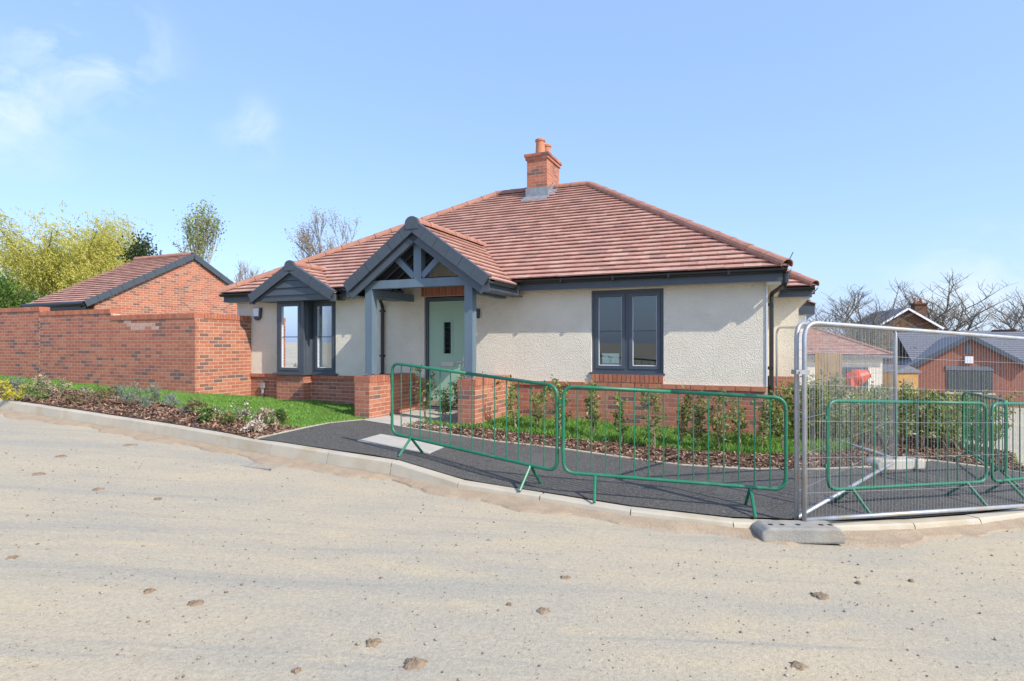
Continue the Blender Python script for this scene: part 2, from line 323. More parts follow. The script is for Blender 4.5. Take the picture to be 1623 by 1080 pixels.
cps += [(8.5, 9.5, 0.1), (10, 12.5, 0.1), (7.5, 14, 0.2), (-8, 17, 0.15), (-15, 17, 0.1), (1, 18, 0.2), (7.1, 8.6, 0.12)]
_c = np.array(cps); _n = len(_c)
def _phi(d2): return 0.5 * d2 * np.log(d2 + 1e-9)
_d2 = ((_c[:, None, :2] - _c[None, :, :2]) ** 2).sum(-1)
_A = np.zeros((_n + 3, _n + 3)); _A[:_n, :_n] = _phi(_d2) + np.eye(_n) * 0.001; _A[:_n, _n] = 1; _A[:_n, _n + 1:] = _c[:, :2]; _A[_n, :_n] = 1; _A[_n + 1:, :_n] = _c[:, :2].T
_w = np.linalg.solve(_A, np.concatenate([_c[:, 2], np.zeros(3)]))
def Hz(X, Y):
    d2 = (_c[:, 0] - X) ** 2 + (_c[:, 1] - Y) ** 2
    return float(_phi(d2) @ _w[:_n] + _w[_n] + _w[_n + 1] * X + _w[_n + 2] * Y) + Rz(X, Y)
def Hz_np(P):
    d2 = (_c[None, :, 0] - P[:, :1]) ** 2 + (_c[None, :, 1] - P[:, 1:2]) ** 2
    e = _phi(d2) @ _w[:_n] + _w[_n] + P[:, 0] * _w[_n + 1] + P[:, 1] * _w[_n + 2]
    return e + np.array([Rz(a, b) for a, b in P])
def inpoly_np(P, poly):
    x, y = P[:, 0], P[:, 1]; r = np.zeros(len(P), bool); n = len(poly)
    for i in range(n):
        x0, y0 = poly[i][0], poly[i][1]; x1, y1 = poly[(i + 1) % n][0], poly[(i + 1) % n][1]
        if y0 == y1: continue
        c = ((y0 > y) != (y1 > y)) & (x < (x1 - x0) * (y - y0) / (y1 - y0) + x0); r ^= c
    return r
def sheet(name, poly, zf, dz, m, step=0.3, **kw):
    P = [Vector((p[0], p[1])) for p in poly]; bd = []
    for a, b in zip(P, P[1:] + P[:1]):
        k = max(1, int((b - a).length / step)); bd += [a.lerp(b, i / k) for i in range(k)]
    nb = len(bd); xs = [p.x for p in bd]; ys = [p.y for p in bd]
    gx, gy = np.meshgrid(np.arange(min(xs), max(xs), step), np.arange(min(ys), max(ys), step)); g = np.stack([gx.ravel(), gy.ravel()], 1)
    g = g[inpoly_np(g, bd)]
    allp = bd + [Vector((float(a), float(b))) for a, b in g]
    r = delaunay_2d_cdt(allp, [(i, (i + 1) % nb) for i in range(nb)], [], 1, 1e-4)
    vs = [(p.x, p.y, zf(p.x, p.y) + dz) for p in r[0]]
    fs = []
    for f in r[2]:
        if len(f) < 3: continue
        a, b, c = (Vector(r[0][i]) for i in f[:3]); 
        fs.append(f if (b - a).cross(c - a) > 0 else list(reversed(f)))
    me = bpy.data.meshes.new(name); me.from_pydata(vs, [], fs); me.materials.append(m); me.polygons.foreach_set('use_smooth', [True] * len(fs)); me.update()
    return link(name, me, **kw)

# the ground sheet, to the horizon
gx = np.concatenate([np.linspace(-1500, -40, 14), np.linspace(-36, 48, 85), np.linspace(55, 1500, 14)])
gy = np.concatenate([np.linspace(-900, -12, 10), np.linspace(-10, 62, 73), np.linspace(70, 1800, 16)])
vs_ = [(x, y, Rz(x, y) + 0.006 * math.sin(x * 1.7 + y) * math.sin(y * 1.3)) for y in gy for x in gx]; nx = len(gx)
fs_ = [(j * nx + i, j * nx + i + 1, (j + 1) * nx + i + 1, (j + 1) * nx + i) for j in range(len(gy) - 1) for i in range(nx - 1)]
link('road', fastmesh('road', vs_, fs_, [M['road']], smooth=True), kind='structure')

def offset(line, d):
    o = []
    for i, p in enumerate(line):
        t = (line[min(i + 1, len(line) - 1)] - line[max(i - 1, 0)]).normalized(); o.append(p + Vector((-t.y, t.x)) * d)
    return o
KBACK = offset(KP, 0.145)
garden = [p for p in offset(KP, .3) if p.x < 6.9] + [Vector((7.8, 8.05)), Vector((7.95, 9.2)), Vector((8.85, 10.3)), Vector((8.7, 11.4)), Vector((6.9, 12.5)), Vector((6, 18)), Vector((-9, 20)), Vector((-18, 18))]
sheet('lawn', garden, Hz, 0.0, M['turf'], 0.35, kind='structure')

# kerb: one stone after another
kroot = link('kerb', MB().mesh('kerb', M['kerb']), kind='structure')
bed = MB()
for i, (a, b) in enumerate(zip(KP, KP[1:])):
    d = (b - a).normalized(); n = Vector((-d.y, d.x)); g = 0.007
    if a.y > 12.5 and a.x < -12: pass
    rings = []
    for p in (a + d * g, b - d * g):
        zr = Rz(p.x, p.y); h = upst(p.x) + R_.uniform(-0.003, 0.003)
        fr = min(0.03, 0.16 * h)
        rings.append([Vector((*(p), zr - 0.12)), Vector((*(p), zr + h * 0.25)), Vector((*(p + n * fr), zr + h - 0.016)), Vector((*(p + n * (fr + 0.016)), zr + h)), Vector((*(p + n * 0.15), zr + h)), Vector((*(p + n * 0.15), zr - 0.12))])
    mb = MB(); k = len(rings[0]); mb.add(rings[0] + rings[1], [tuple(range(k)), tuple(reversed(range(k, 2 * k)))] + [(j, k + j, k + (j + 1) % k, (j + 1) % k) for j in range(k)])
    mb.build('kerb_stone', M['kerb'], kroot)
    p, q = a, b
    bed.add([(p.x + n.x * .02, p.y + n.y * .02, Rz(p.x, p.y) - .02), (q.x + n.x * .02, q.y + n.y * .02, Rz(q.x, q.y) - .02), (q.x + n.x * .02, q.y + n.y * .02, Rz(q.x, q.y) + upst(q.x) * .7), (p.x + n.x * .02, p.y + n.y * .02, Rz(p.x, p.y) + upst(p.x) * .7)], [(0, 1, 2, 3)])
kroot.data = bed.mesh('kerb', M['mortar'])

# edging lines
EL = smooth_line([(-3.34, 7.66), (-3.12, 8.45), (-2.92, 9.2), (-2.72, 9.75), (-2.56, 10.02)])
ER = smooth_line([(-1.80, 9.40), (-1.0, 8.88), (-0.46, 8.58), (0.06, 8.25), (0.64, 8.18), (1.0, 8.05), (1.63, 7.55), (2.26, 7.35), (3.02, 7.30), (3.5, 7.31), (4.5, 7.65), (5.35, 8.02), (5.9, 8.55), (6.3, 8.8), (6.9, 8.75), (7.3, 8.45), (7.7, 8.0)], 2)
LE = smooth_line([(-16.5, 15.3), (-11.0, 12.75), (-9.1, 12.0), (-7.6, 11.3), (-6.0, 10.25), (-4.9, 9.45), (-3.9, 8.85), (-3.12, 8.62)])
LW = smooth_line([(-1.62, 10.05), (-0.52, 9.55), (0.33, 9.05), (0.85, 8.78), (1.9, 8.5), (2.6, 8.15), (3.35, 8.1), (4.2, 8.2), (5.0, 8.75), (5.4, 9.3)])
tar = [p for p in offset(KP, .135) if -3.3 < p.x < 8.2] + [Vector((7.9, 7.95))] + list(reversed(ER)) + [Vector((-2.5, 9.98))] + list(reversed(EL))
sheet('pavement', tar, Hz, 0.012, M['tarmac'], 0.25, kind='structure')
path_poly = [EL[-1], ER[0], hw(-4.62, -1.62), hw(-4.64, -0.02), hw(-6.34, -0.02), hw(-6.36, -1.6)]
pth = sheet('path', path_poly, Hz, 0.008, M['mortar'], 0.3, kind='structure')
def clip(poly, a, b):
    res = []
    for i in range(len(poly)):
        p, q = poly[i], poly[(i + 1) % len(poly)]; sp = (b - a).cross(p - a); sq = (b - a).cross(q - a)
        if sp >= 0: res.append(p)
        if sp * sq < 0: res.append(p.lerp(q, sp / (sp - sq)))
    return res
def clipconvex(poly, cv):
    for a, b in zip(cv, cv[1:] + cv[:1]):
        if len(poly) < 3: return []
        poly = clip(poly, a, b)
    return poly
pp = [Vector(p) for p in path_poly]
halves = [[pp[0], pp[1], pp[2], pp[5]], [pp[5], pp[2], pp[3], pp[4]]]
for hv in halves:
    for i in range(-9, 12):
        for j in range(-9, 4):
            c = [hw(-5.5 + i * .6 - .295, j * .6 - .295), hw(-5.5 + i * .6 + .295, j * .6 - .295), hw(-5.5 + i * .6 + .295, j * .6 + .295), hw(-5.5 + i * .6 - .295, j * .6 + .295)]
            q = clipconvex([Vector(p) for p in c], hv)
            if len(q) < 3: continue
            ar = abs(sum(a.cross(b) for a, b in zip(q, q[1:] + q[:1]))) / 2
            if ar < 0.004: continue
            mb = MB(); mb.prism([(p.x, p.y, Hz(p.x, p.y) - 0.02) for p in q], (0, 0, 0.036 + R_.uniform(-.002, .002))); mb.build('slab', M['slab'], pth)
def edging(line, h=0.022, w=0.05):
    root = None; pts = resample(line, 0.9)
    base = MB(); 
    for a, b in zip(pts, pts[1:]):
        base.add([(a.x, a.y, Hz(a.x, a.y) - .05), (b.x, b.y, Hz(b.x, b.y) - .05), (b.x, b.y, Hz(b.x, b.y) + h * .6), (a.x, a.y, Hz(a.x, a.y) + h * .6)], [(0, 1, 2, 3)])
    root = base.build('edging', M['mortar'], kind='structure')
    for a, b in zip(pts, pts[1:]):
        d = (b - a).normalized(); n = Vector((-d.y, d.x)) * w / 2; a2 = a + d * .003; b2 = b - d * .003; mb = MB(); vsx = []
        for p in (a2 - n, b2 - n, b2 + n, a2 + n): vsx.append((p.x, p.y, Hz(p.x, p.y) - .06))
        for p in (a2 - n, b2 - n, b2 + n, a2 + n): vsx.append((p.x, p.y, Hz(p.x, p.y) + h))
        mb.add(vsx, MB.BOXF); mb.build('edging_stone', M['kerb'], root)
edging(EL); edging(ER); edging([p for p in LE if p.x > -13], 0.016, 0.04)
bedL = [p for p in offset(KP, .135) if p.x < -3.4] + [EL[0], EL[2], EL[4], EL[6]] + list(reversed(LE))
bedR = list(ER) + [Vector((7.9, 9.2)), Vector((8.8, 10.3)), Vector((8.6, 11.3)), Vector((6.6, 11.4))] + list(reversed(LW))
sheet('planting_bed', bedL, Hz, 0.010, M['soil'], 0.25, kind='structure')
sheet('planting_bed', bedR, Hz, 0.010, M['soil'], 0.25, kind='structure')

def scatter_pts(poly, dens, lim=None):
    P = np.array([(p[0], p[1]) for p in poly]); a, b = P.min(0), P.max(0)
    n = int(np.prod(b - a) * dens); q = NR.uniform(a, b, (n, 2)); q = q[inpoly_np(q, P)]
    px = CX + F * q[:, 0] / np.maximum(q[:, 1], .5); q = q[(px > -60) & (px < 1690)]
    return q
def chips(name, label, poly, dens):
    q = scatter_pts(poly, dens); n = len(q); z = Hz_np(q) + 0.012
    c = np.column_stack([q, z + NR.uniform(0, .025, n)])
    u = NR.normal(size=(n, 3)) * [1, 1, .45]; u /= np.linalg.norm(u, axis=1)[:, None]
    w = np.cross(u, NR.normal(size=(n, 3)) * [.35, .35, 1]); w /= np.linalg.norm(w, axis=1)[:, None]; t = np.cross(u, w)
    l = NR.uniform(.015, .04, n)[:, None]; b = NR.uniform(.006, .014, n)[:, None]; k = .004
    v = np.stack([c - u * l - w * b, c + u * l - w * b * .6, c + u * l * .9 + w * b, c - u * l + w * b * .7, c - u * l * .4 + t * k * 2, c + u * l * .5 + t * k * 2], 1).reshape(-1, 3)
    base = np.arange(n)[:, None] * 6
    f = np.concatenate([base + np.array([[0, 1, 5, 4]]), base + np.array([[1, 2, 5, 5]]) * 0 + base * 0 + np.array([[1, 2, 3, 5]]), base + np.array([[3, 0, 4, 5]])])
    mi = np.tile(NR.integers(0, 3, n), 3)
    return link(name, fastmesh(name, v, f, [M['chip0'], M['chip1'], M['chip2']], mi), kind='stuff', label=label, category='bark mulch')
chips('bark_mulch', 'brown bark mulch spread over bed beside the road kerb', bedL, 520)
chips('bark_mulch', 'brown bark mulch spread over bed under the young hedge', bedR, 520)

lawnL = list(LE)[4:] + [EL[5], EL[8], EL[-1], hw(-6.4, -1.5), hw(-6.7, -1.5), hw(-6.72, 0), hw(-8.97, 0), hw(-8.97, -.26), hw(-9.76, -.26), hw(-9.76, 0), hw(-10.75, 0), Vector((-6.49, 12.0)), Vector((-13.5, 15.05))]
lawnR = list(LW) + [Vector((6.4, 11.3)), hw(.6, 3.4), hw(0, 3.4), hw(0, -.02), hw(-4.26, -.02), hw(-4.26, -1.5), hw(-4.62, -1.6)]
def grass(poly, dens, label, hmin, hmax):
    q = scatter_pts(poly, dens); n = len(q); z = Hz_np(q)
    a = NR.uniform(0, 2 * math.pi, n); h = NR.uniform(hmin, hmax, n) * (0.75 + 0.5 * np.sin(q[:, 0] * 2.1 + 1.3 * np.sin(q[:, 1] * 1.7)) ** 2); w = NR.uniform(.003, .006, n)
    dx = np.cos(a) * w; dy = np.sin(a) * w; lx = NR.normal(0, .35, n) * h; ly = NR.normal(0, .35, n) * h
    b = np.column_stack([q, z]); v = np.stack([b - np.column_stack([dx, dy, z * 0]), b + np.column_stack([dx, dy, z * 0]), b + np.column_stack([lx * .4 + dx * .7, ly * .4 + dy * .7, h * .6]), b + np.column_stack([lx, ly, h])], 1).reshape(-1, 3)
    f = np.arange(n)[:, None] * 4 + np.array([[0, 1, 2, 3]])
    link('grass', fastmesh('grass', v, f, [M['grass0'], M['grass1'], M['grass2']], NR.choice(3, n, p=[.55, .3, .15])), kind='stuff', label=label, category='grass')
grass(lawnL, 3200, 'mown green grass between the boundary wall and road bed', .03, .065)
grass(lawnR, 3000, 'longer bright green grass strip under the front window', .05, .12)

# silt, mud and grit on the road
def silt(i0, i1, side, wmin, wmax, name, label):
    pts = [p for p in resample(smooth_line(KB), 0.12) if i0 < p.x < i1]; mb = MB(); rows = 7; off = offset(pts, 1.0); grid = []
    for i, p in enumerate(pts):
        n = (p - off[i]).normalized(); w = wmin + (wmax - wmin) * (0.5 + 0.28 * math.sin(p.x * 2.3 + 1) + 0.22 * math.sin(p.x * 6.1) + R_.uniform(-.12, .12))
        grid.append([(p.x + n.x * w * k / (rows - 1) - n.x * .02, p.y + n.y * w * k / (rows - 1) - n.y * .02, Rz(p.x + n.x * w * k / (rows - 1), p.y + n.y * w * k / (rows - 1)) + (0.034 * (1 - k / (rows - 1)) ** 1.4 + R_.uniform(0, .006) * (k < rows - 1) + 0.009 if k < rows - 1 else -.012)) for k in range(rows)])
    for i in range(len(grid) - 1):
        for k in range(rows - 1): mb.add([grid[i][k], grid[i][k + 1], grid[i + 1][k + 1], grid[i + 1][k]], [(0, 1, 2, 3)])
    me = mb.mesh(name, M['sand'], True); o = link(name, me, kind='stuff', label=label, category='sand')
silt(-15, 9, 1, .10, .38, 'sand_drift', 'brown silty sand drifted along the foot of the kerb')
mudpos = [(310, 957, 16), (236, 938, 12), (590, 1020, 17), (656, 1052, 27), (860, 970, 15), (896, 917, 11), (1300, 945, 19), (1265, 1056, 20), (20, 885, 12), (470, 1064, 9), (808, 960, 7), (1590, 812, 18), (1500, 835, 20), (250, 792, 10), (60, 752, 12), (155, 776, 10), (95, 724, 12), (205, 706, 14), (1360, 925, 6), (1445, 922, 6)]
for (px, py, w) in mudpos:
    c = G(px, py); r = w * .8 / F * c.y; mb = MB(); n = 18; z0 = Rz(c.x, c.y)
    rad = [r * (0.55 + 0.65 * R_.random()) for _ in range(n)]; rings = []
    for k, (s, hgt) in enumerate([(1.0, -.012), (.9, .006), (.6, .011), (.3, .010)]):
        rings.append([(c.x + rad[j] * s * math.cos(2 * math.pi * j / n), c.y + rad[j] * .62 * s * math.sin(2 * math.pi * j / n) * 1.5, z0 + hgt + R_.uniform(-.004, .007) * (k > 0)) for j in range(n)])
    vv = sum(rings, []) + [(c.x, c.y, z0 + .010)]; ff = []
    for k in range(3):
        for j in range(n): ff.append((k * n + j, k * n + (j + 1) % n, (k + 1) * n + (j + 1) % n, (k + 1) * n + j))
    ff += [(3 * n + j, 3 * n + (j + 1) % n, 4 * n) for j in range(n)]
    mb.add(vv, ff); o = mb.build('mud_clod', M['mud'], smooth=True); o['label'] = 'largest flattened clod of dried mud on the road' if w == 27 else ('small crumb of dried mud on the dusty road' if w < 10 else 'flattened clod of dried brown mud on the dusty road'); o['category'] = 'mud'; o['group'] = 'mud clods on the road'
def pebbles():
    n = 5200; y = NR.uniform(0.9, 1, n); q = []
    while len(q) < n:
        Y = R_.uniform(2.3, 8.5); X = R_.uniform(-.95, .95) * Y
        q.append((X, Y))
    q = np.array(q); kb = np.array([(p.x, p.y) for p in KP]); yk = np.interp(q[:, 0], kb[:, 0], kb[:, 1]); q = q[q[:, 1] < yk - .03]; n = len(q)
    s = .002 + NR.exponential(.0026, n); s = np.minimum(s, .016); z = np.array([Rz(a, b) for a, b in q])
    oct_ = np.array([(1, 0, 0), (0, 1, 0), (-1, 0, 0), (0, -1, 0), (0, 0, 1), (0, 0, -1)], float)
    v = oct_[None] * s[:, None, None] * NR.uniform(.6, 1.3, (n, 6, 1)); v[:, :, 2] *= .7; ang = NR.uniform(0, 6.28, n); ca, sa = np.cos(ang)[:, None], np.sin(ang)[:, None]
    x2 = v[:, :, 0] * ca - v[:, :, 1] * sa; y2 = v[:, :, 0] * sa + v[:, :, 1] * ca
    v = np.stack([x2 + q[:, :1], y2 + q[:, 1:], v[:, :, 2] + (z + .005)[:, None]], 2).reshape(-1, 3)
    f = np.array([(0, 1, 4), (1, 2, 4), (2, 3, 4), (3, 0, 4), (1, 0, 5), (2, 1, 5), (3, 2, 5), (0, 3, 5)]); f = (np.arange(n)[:, None, None] * 6 + f[None]).reshape(-1, 3)
    link('loose_grit', fastmesh('loose_grit', v, f, [M['grit'], M['mud']], np.repeat((NR.random(n) < .25).astype(int), 8)), kind='stuff', label='fine loose grit and small stones scattered over the road', category='grit')
pebbles()
# access cover, gully
t = thing('access_cover', 'pale concrete inspection cover set into the dark tarmac', 'access cover')
q = [Vector(p) for p in [(-2.07, 7.84), (-1.03, 7.28), (-0.88, 7.90), (-1.90, 8.50)]]
cz = [Hz(p.x, p.y) + .012 for p in q]
mb = MB(); mb.prism([(p.x, p.y, z) for p, z in zip(q, cz)], (0, 0, .008)); mb.build('frame', M['cover'], t)
for (u0, u1) in ((.02, .495), (.505, .98)):
    qq = [(q[0].lerp(q[1], u), q[3].lerp(q[2], u)) for u in (u0, u1)]; zz = [(cz[0] + (cz[1] - cz[0]) * u, cz[3] + (cz[2] - cz[3]) * u) for u in (u0, u1)]
    c4 = [(qq[0][0].lerp(qq[0][1], .04), zz[0][0]), (qq[1][0].lerp(qq[1][1], .04), zz[1][0]), (qq[1][0].lerp(qq[1][1], .96), zz[1][1]), (qq[0][0].lerp(qq[0][1], .96), zz[0][1])]
    mb = MB(); mb.prism([(p.x, p.y, z + .006) for p, z in c4], (0, 0, .006)); mb.build('lid', M['cover'], t)
gc = G(425, 738); gr = thing('gully_grate', 'silted iron gully grate in the road beside the kerb', 'drain grate', (gc.x, gc.y, Rz(gc.x, gc.y)), math.radians(-24))
mb = MB()
for a, b in (((-.24, -.2), (.24, -.18)), ((-.24, .18), (.24, .2)), ((-.24, -.2), (-.22, .2)), ((.22, -.2), (.24, .2))): mb.box((*a, -.02), (*b, .016))
mb.build('frame', M['concrete'], gr)
for i in range(8): MB().box((-.20 + i * .052, -.18, -.02), (-.175 + i * .052, .18, .013)).build('grate_bar', M['concrete'], gr)

# ---------------------------------------------------------------- brick and tile makers
UNITBOX = {}
def unitbox(mi):
    if mi not in UNITBOX: UNITBOX[mi] = MB().box((-.5, -.5, -.5), (.5, .5, .5)).mesh('brick', BM[mi])
    return UNITBOX[mi]
def pickmat(pale=False):
    r = R_.random()
    if pale: return 5
    return 0 if r < .34 else 1 if r < .64 else 2 if r < .84 else 3 if r < .94 else 4
def brick_face(p0, du, n, length, z0, courses, lst, part, name='brick', bl=.213, bh=.063, off0=0, pale=None, zstep=.075, proud=.0035, clipf=None):
    p0, du, n = Vector(p0), Vector(du), Vector(n)
    for c in range(courses):
        z = z0 + c * zstep; x = -.225 * (0.5 if (c + off0) % 2 else 0.0)
        while x < length - .01:
            a = max(0, x); b = min(length, x + bl); x += .225
            if b - a < .03: continue
            mid = p0 + du * (a + b) / 2; mid.z = z + bh / 2 + .005
            if clipf and not clipf(mid, z): continue
            lst.append((part, name, mid + n * (proud - .02), du.copy(), n.copy(), b - a, bh, .04, pickmat(pale(mid) if pale else False)))
def soldiers(p0, du, n, length, z0, h, lst, part, name='brick', bw=.065, proud=.0035, depth=.04, mats=(0, 1, 2, 0)):
    p0, du, n = Vector(p0), Vector(du), Vector(n); x = 0; 
    k = max(1, round(length / (bw + .01))); st = length / k
    for i in range(k):
        mid = p0 + du * (i + .5) * st; mid.z = z0 + h / 2
        lst.append((part, name, mid + n * (proud - depth / 2), du.copy(), n.copy(), st - .01, h - .006, depth, R_.choice(mats)))
def emit_bricks(lst, root, limit=300):
    mw = root.matrix_basis; sc = []
    for i, b in enumerate(lst):
        p = mw @ b[2]; nw = (mw.to_3x3() @ b[4]).normalized(); vdir = (Vector((0, 0, EYE)) - p); d = vdir.length; face = max(0.0, nw.dot(vdir.normalized()))
        sc.append(((b[5] * b[6] * (face + .02) / d ** 2) if inframe(p) else 0, i))
    sc.sort(reverse=True); keep = {i for s, i in sc[:limit] if s > 0}; rest = MB()
    for i, (part, name, c, du, n, l, h, dep, mi) in enumerate(lst):
        up = du.cross(n).normalized()
        if up.z < 0: up = -up
        if i in keep:
            o = bpy.data.objects.new(name, unitbox(mi)); COL.objects.link(o); o.parent = part
            m3 = Matrix((du * l, n * dep, up * h)).transposed().to_4x4(); m3.translation = c; o.matrix_local = m3
        else: rest.obox(c, du * l / 2, n * dep / 2, up * h / 2, mi)
    if rest.v: rest.build('brickwork', BM, root, kind='stuff')

TILEME = {}
def tilemesh(w, g, mi):
    k = (round(w, 3), round(g, 3), mi)
    if k not in TILEME:
        mb = MB(); a = w / 2 - .002
        mb.add([(-a, 0, .027), (a, 0, .027), (a, g + .04, -.012), (-a, g + .04, -.012), (-a, 0, .050), (a, 0, .050), (a, g + .04, .006), (-a, g + .04, .006)], MB.BOXF)
        TILEME[k] = mb.mesh('roof_tile', TM[mi])
    return TILEME[k]
def tile_plane(o, s, t, poly, lst, part, w=.27, g=.175, skip=None):
    """o origin at the eave, s unit along the eave, t unit up the slope, poly convex (ccw) in (s,t)"""
    o, s, t = Vector(o), Vector(s).normalized(), Vector(t).normalized(); n = s.cross(t).normalized()
    P = [Vector(p) for p in poly]; smin = min(p.x for p in P); smax = max(p.x for p in P); tmax = max(p.y for p in P); tmin = min(p.y for p in P); r = 0; y = tmin
    while y < tmax - .02:
        x = smin - (w / 2 if r % 2 else 0)
        while x < smax:
            mi = R_.choices((0, 1, 2, 3), (.36, .32, .24, .08))[0]
            rect = [Vector((x, y)), Vector((x + w, y)), Vector((x + w, y + g)), Vector((x, y + g))]
            q = clipconvex(rect, P); cx_ = x + w / 2; x += w
            if len(q) < 3: continue
            ar = abs(sum(a.cross(b) for a, b in zip(q, q[1:] + q[:1]))) / 2
            if ar < .0008: continue
            c3 = o + s * cx_ + t * (y + g / 2)
            if skip and skip(c3): continue
            lst.append((part, o, s, t, n, cx_, y, w, g, mi, None if ar > .985 * w * g else q))
        y += g; r += 1
def emit_tiles(lst, root, limit=300):
    mw = root.matrix_basis; sc = []
    for i, T in enumerate(lst):
        if T[10] is not None: continue
        p = mw @ (T[1] + T[2] * T[5] + T[3] * (T[6] + T[8] / 2)); vd = Vector((0, 0, EYE)) - p; nw = mw.to_3x3() @ T[4]
        sc.append((max(0, nw.dot(vd.normalized())) / vd.length ** 2 if inframe(p) else 0, i))
    sc.sort(reverse=True); keep = {i for s, i in sc[:limit] if s > 0}; rest = MB()
    for i, (part, o, s, t, n, x, y, w, g, mi, q) in enumerate(lst):
        if i in keep:
            ob = bpy.data.objects.new('roof_tile', tilemesh(w, g, mi)); COL.objects.link(ob); ob.parent = part
            m = Matrix((s, t, n)).transposed().to_4x4(); m.translation = o + s * x + t * y + n * R_.uniform(-.002, .002); ob.matrix_local = m
        else:
            if q is None: q = [Vector((x - w / 2 + .002, y)), Vector((x + w / 2 - .002, y)), Vector((x + w / 2 - .002, y + g + .038)), Vector((x - w / 2 + .002, y + g + .038))]
            hi = lambda p: .050 - .044 * (p.y - y) / (g + .04)
            bot = [o + s * p.x + t * p.y + n * (hi(p) - .024) for p in q]; top = [o + s * p.x + t * p.y + n * hi(p) for p in q]; k = len(q)
            rest.add(bot + top, [tuple(reversed(range(k))), tuple(range(k, 2 * k))] + [(j, (j + 1) % k, k + (j + 1) % k, k + j) for j in range(k)], mi)
    if rest.v: rest.build('tiling', TM, root, kind='stuff')
def cap_tiles(a, b, part, name, r=.115, step=.42, m=None, lift=.02):
    a, b = Vector(a), Vector(b); L_ = (b - a).length; k = max(1, round(L_ / step)); d = (b - a).normalized(); side = d.cross(Vector((0, 0, 1))).normalized(); up = side.cross(d)
    mb = MB(); n = 9; st = L_ / k; vs = []
    for (yy, rr) in ((-.02, r), (st - .03, r * .92)):
        for rad in (rr, rr - .016):
            for j in range(n):
                ang = math.radians(-15) + math.radians(210) * j / (n - 1); vs.append((rad * math.cos(ang), yy, rad * .85 * math.sin(ang)))
    f = []
    for j in range(n - 1):
        f += [(j, j + 1, 2 * n + j + 1, 2 * n + j), (n + j + 1, n + j, 3 * n + j, 3 * n + j + 1), (j + 1, j, n + j, n + j + 1), (2 * n + j, 2 * n + j + 1, 3 * n + j + 1, 3 * n + j)]
    f += [(0, 2 * n, 3 * n, n), (n - 1, 2 * n - 1, 4 * n - 1, 3 * n - 1)]
    mb.add(vs, f); me = mb.mesh(name, m or M['ridge'])
    for i in range(k):
        o = link(name, me, part); mm = Matrix((side, d, up)).transposed().to_4x4(); mm.translation = a + d * st * i + up * (lift + R_.uniform(-.003, .003)); o.matrix_local = mm

# ================================================================= THE BUNGALOW
H = thing('bungalow', 'cream roughcast bungalow with red hipped tile roof and slate blue timber porch', 'house', (HO.x, HO.y, 0), -TH)
H.matrix_basis = Matrix.Translation((HO.x, HO.y, 0)) @ Matrix.Rotation(-TH, 4, 'Z')
X0 = -11.18; ZP = 0.945; ZS = 2.56; FL = 0.5
SL = 0.637; OV = 0.30; EZ = 2.74; RY = 4.0; RZH = EZ + SL * (RY + OV); XR = -3.98; XL = -6.44; EXR = 0.28; EXL = -11.40
WIN = (-2.79, -1.56, 1.12, 2.53); DOOR = (-6.17, -5.19, 0.33, 2.51)
BP = .24; BA, BB, BC, BD = (-9.74, 0), (-9.74, -BP), (-8.99, -BP), (-8.99, 0); XD = -8.34
wall = MB()
def wbox(x0, x1, z0, z1, y0=0.0, y1=.28): wall.box((x0, y0, z0), (x1, y1, z1))
wbox(X0, BA[0], ZP, 2.66); wbox(XD, DOOR[0], ZP, 2.66); wbox(DOOR[1], WIN[0], ZP, 2.66); wbox(WIN[1], 0, ZP, 2.66)
wbox(WIN[0], WIN[1], WIN[3], 2.66); wbox(BA[0], XD, 2.53, 2.66, .02)
wall.prism([(-6.75, 0.001, 2.66), (-4.15, 0.001, 2.66), (-5.45, 0.001, 3.62)], (0, .2, 0))       # gable of wall inside the porch
wall.box((-.28, .28, ZP), (0, 3.4, 2.66)); wall.box((-.1, 3.4, ZP), (.6, 3.68, 2.66)); wall.box((.32, 3.68, ZP), (.6, 9.3, 2.66))
wall.box((X0, .28, .1), (X0 + .28, .7, 2.66)); wall.box((X0, .7, .1), (X0 + .28, 2.7, .98)); wall.box((X0, .7, 2.38), (X0 + .28, 2.7, 2.66)); wall.box((X0, 2.7, .1), (X0 + .28, 8.0, 2.66)); wall.box((.5, 9.3, 2.45), (1.06, 9.5, 2.66)); wall.box((-1, 9.3, .0), (.6, 9.5, 2.66))
wl = wall.build('wall', M['render'], H)
MB().bar((0.006, -.006, ZP), (0.006, -.006, 2.56), .02, .02, (0, 1, 0)).build('corner_bead', M['white'], H)
# rear wall with openings, partitions, floor, ceiling
iw = MB()
for x0, x1, z0, z1 in ((X0, -10.6, .1, 2.66), (-10.6, -9.0, .1, .8), (-10.6, -9.0, 2.4, 2.66), (-9.0, -2.4, .1, 2.66), (-2.4, -.9, .1, 1.0), (-2.4, -.9, 2.4, 2.66), (-.9, .3, .1, 2.66)): iw.box((x0, 7.75, z0), (x1, 8.0, z1))
iw.box((-7.75, .28, .3), (-7.62, 7.75, 2.6)); iw.box((-4.2, .28, .3), (-4.08, 7.75, 2.6))
iw.box((X0 + .28, .02, 2.58), (-.28, 7.75, 2.62)); iw.box((-.26, 3.4, .3), (-.1, 7.75, 2.6))
iw.build('inner_wall', M['inwall'], H)
fl = MB(); fl.box((X0 + .2, .05, FL - .1), (-.2, 7.8, FL)); fl.prism([(BA[0] + .03, 0.06, FL - .1), (BB[0] + .03, BB[1] + .06, FL - .1), (BC[0] - .05, BC[1] + .06, FL - .1), (BD[0] - .05, 0.06, FL - .1)], (0, 0, .1)); fl.build('floor_slab', M['infloor'], H)
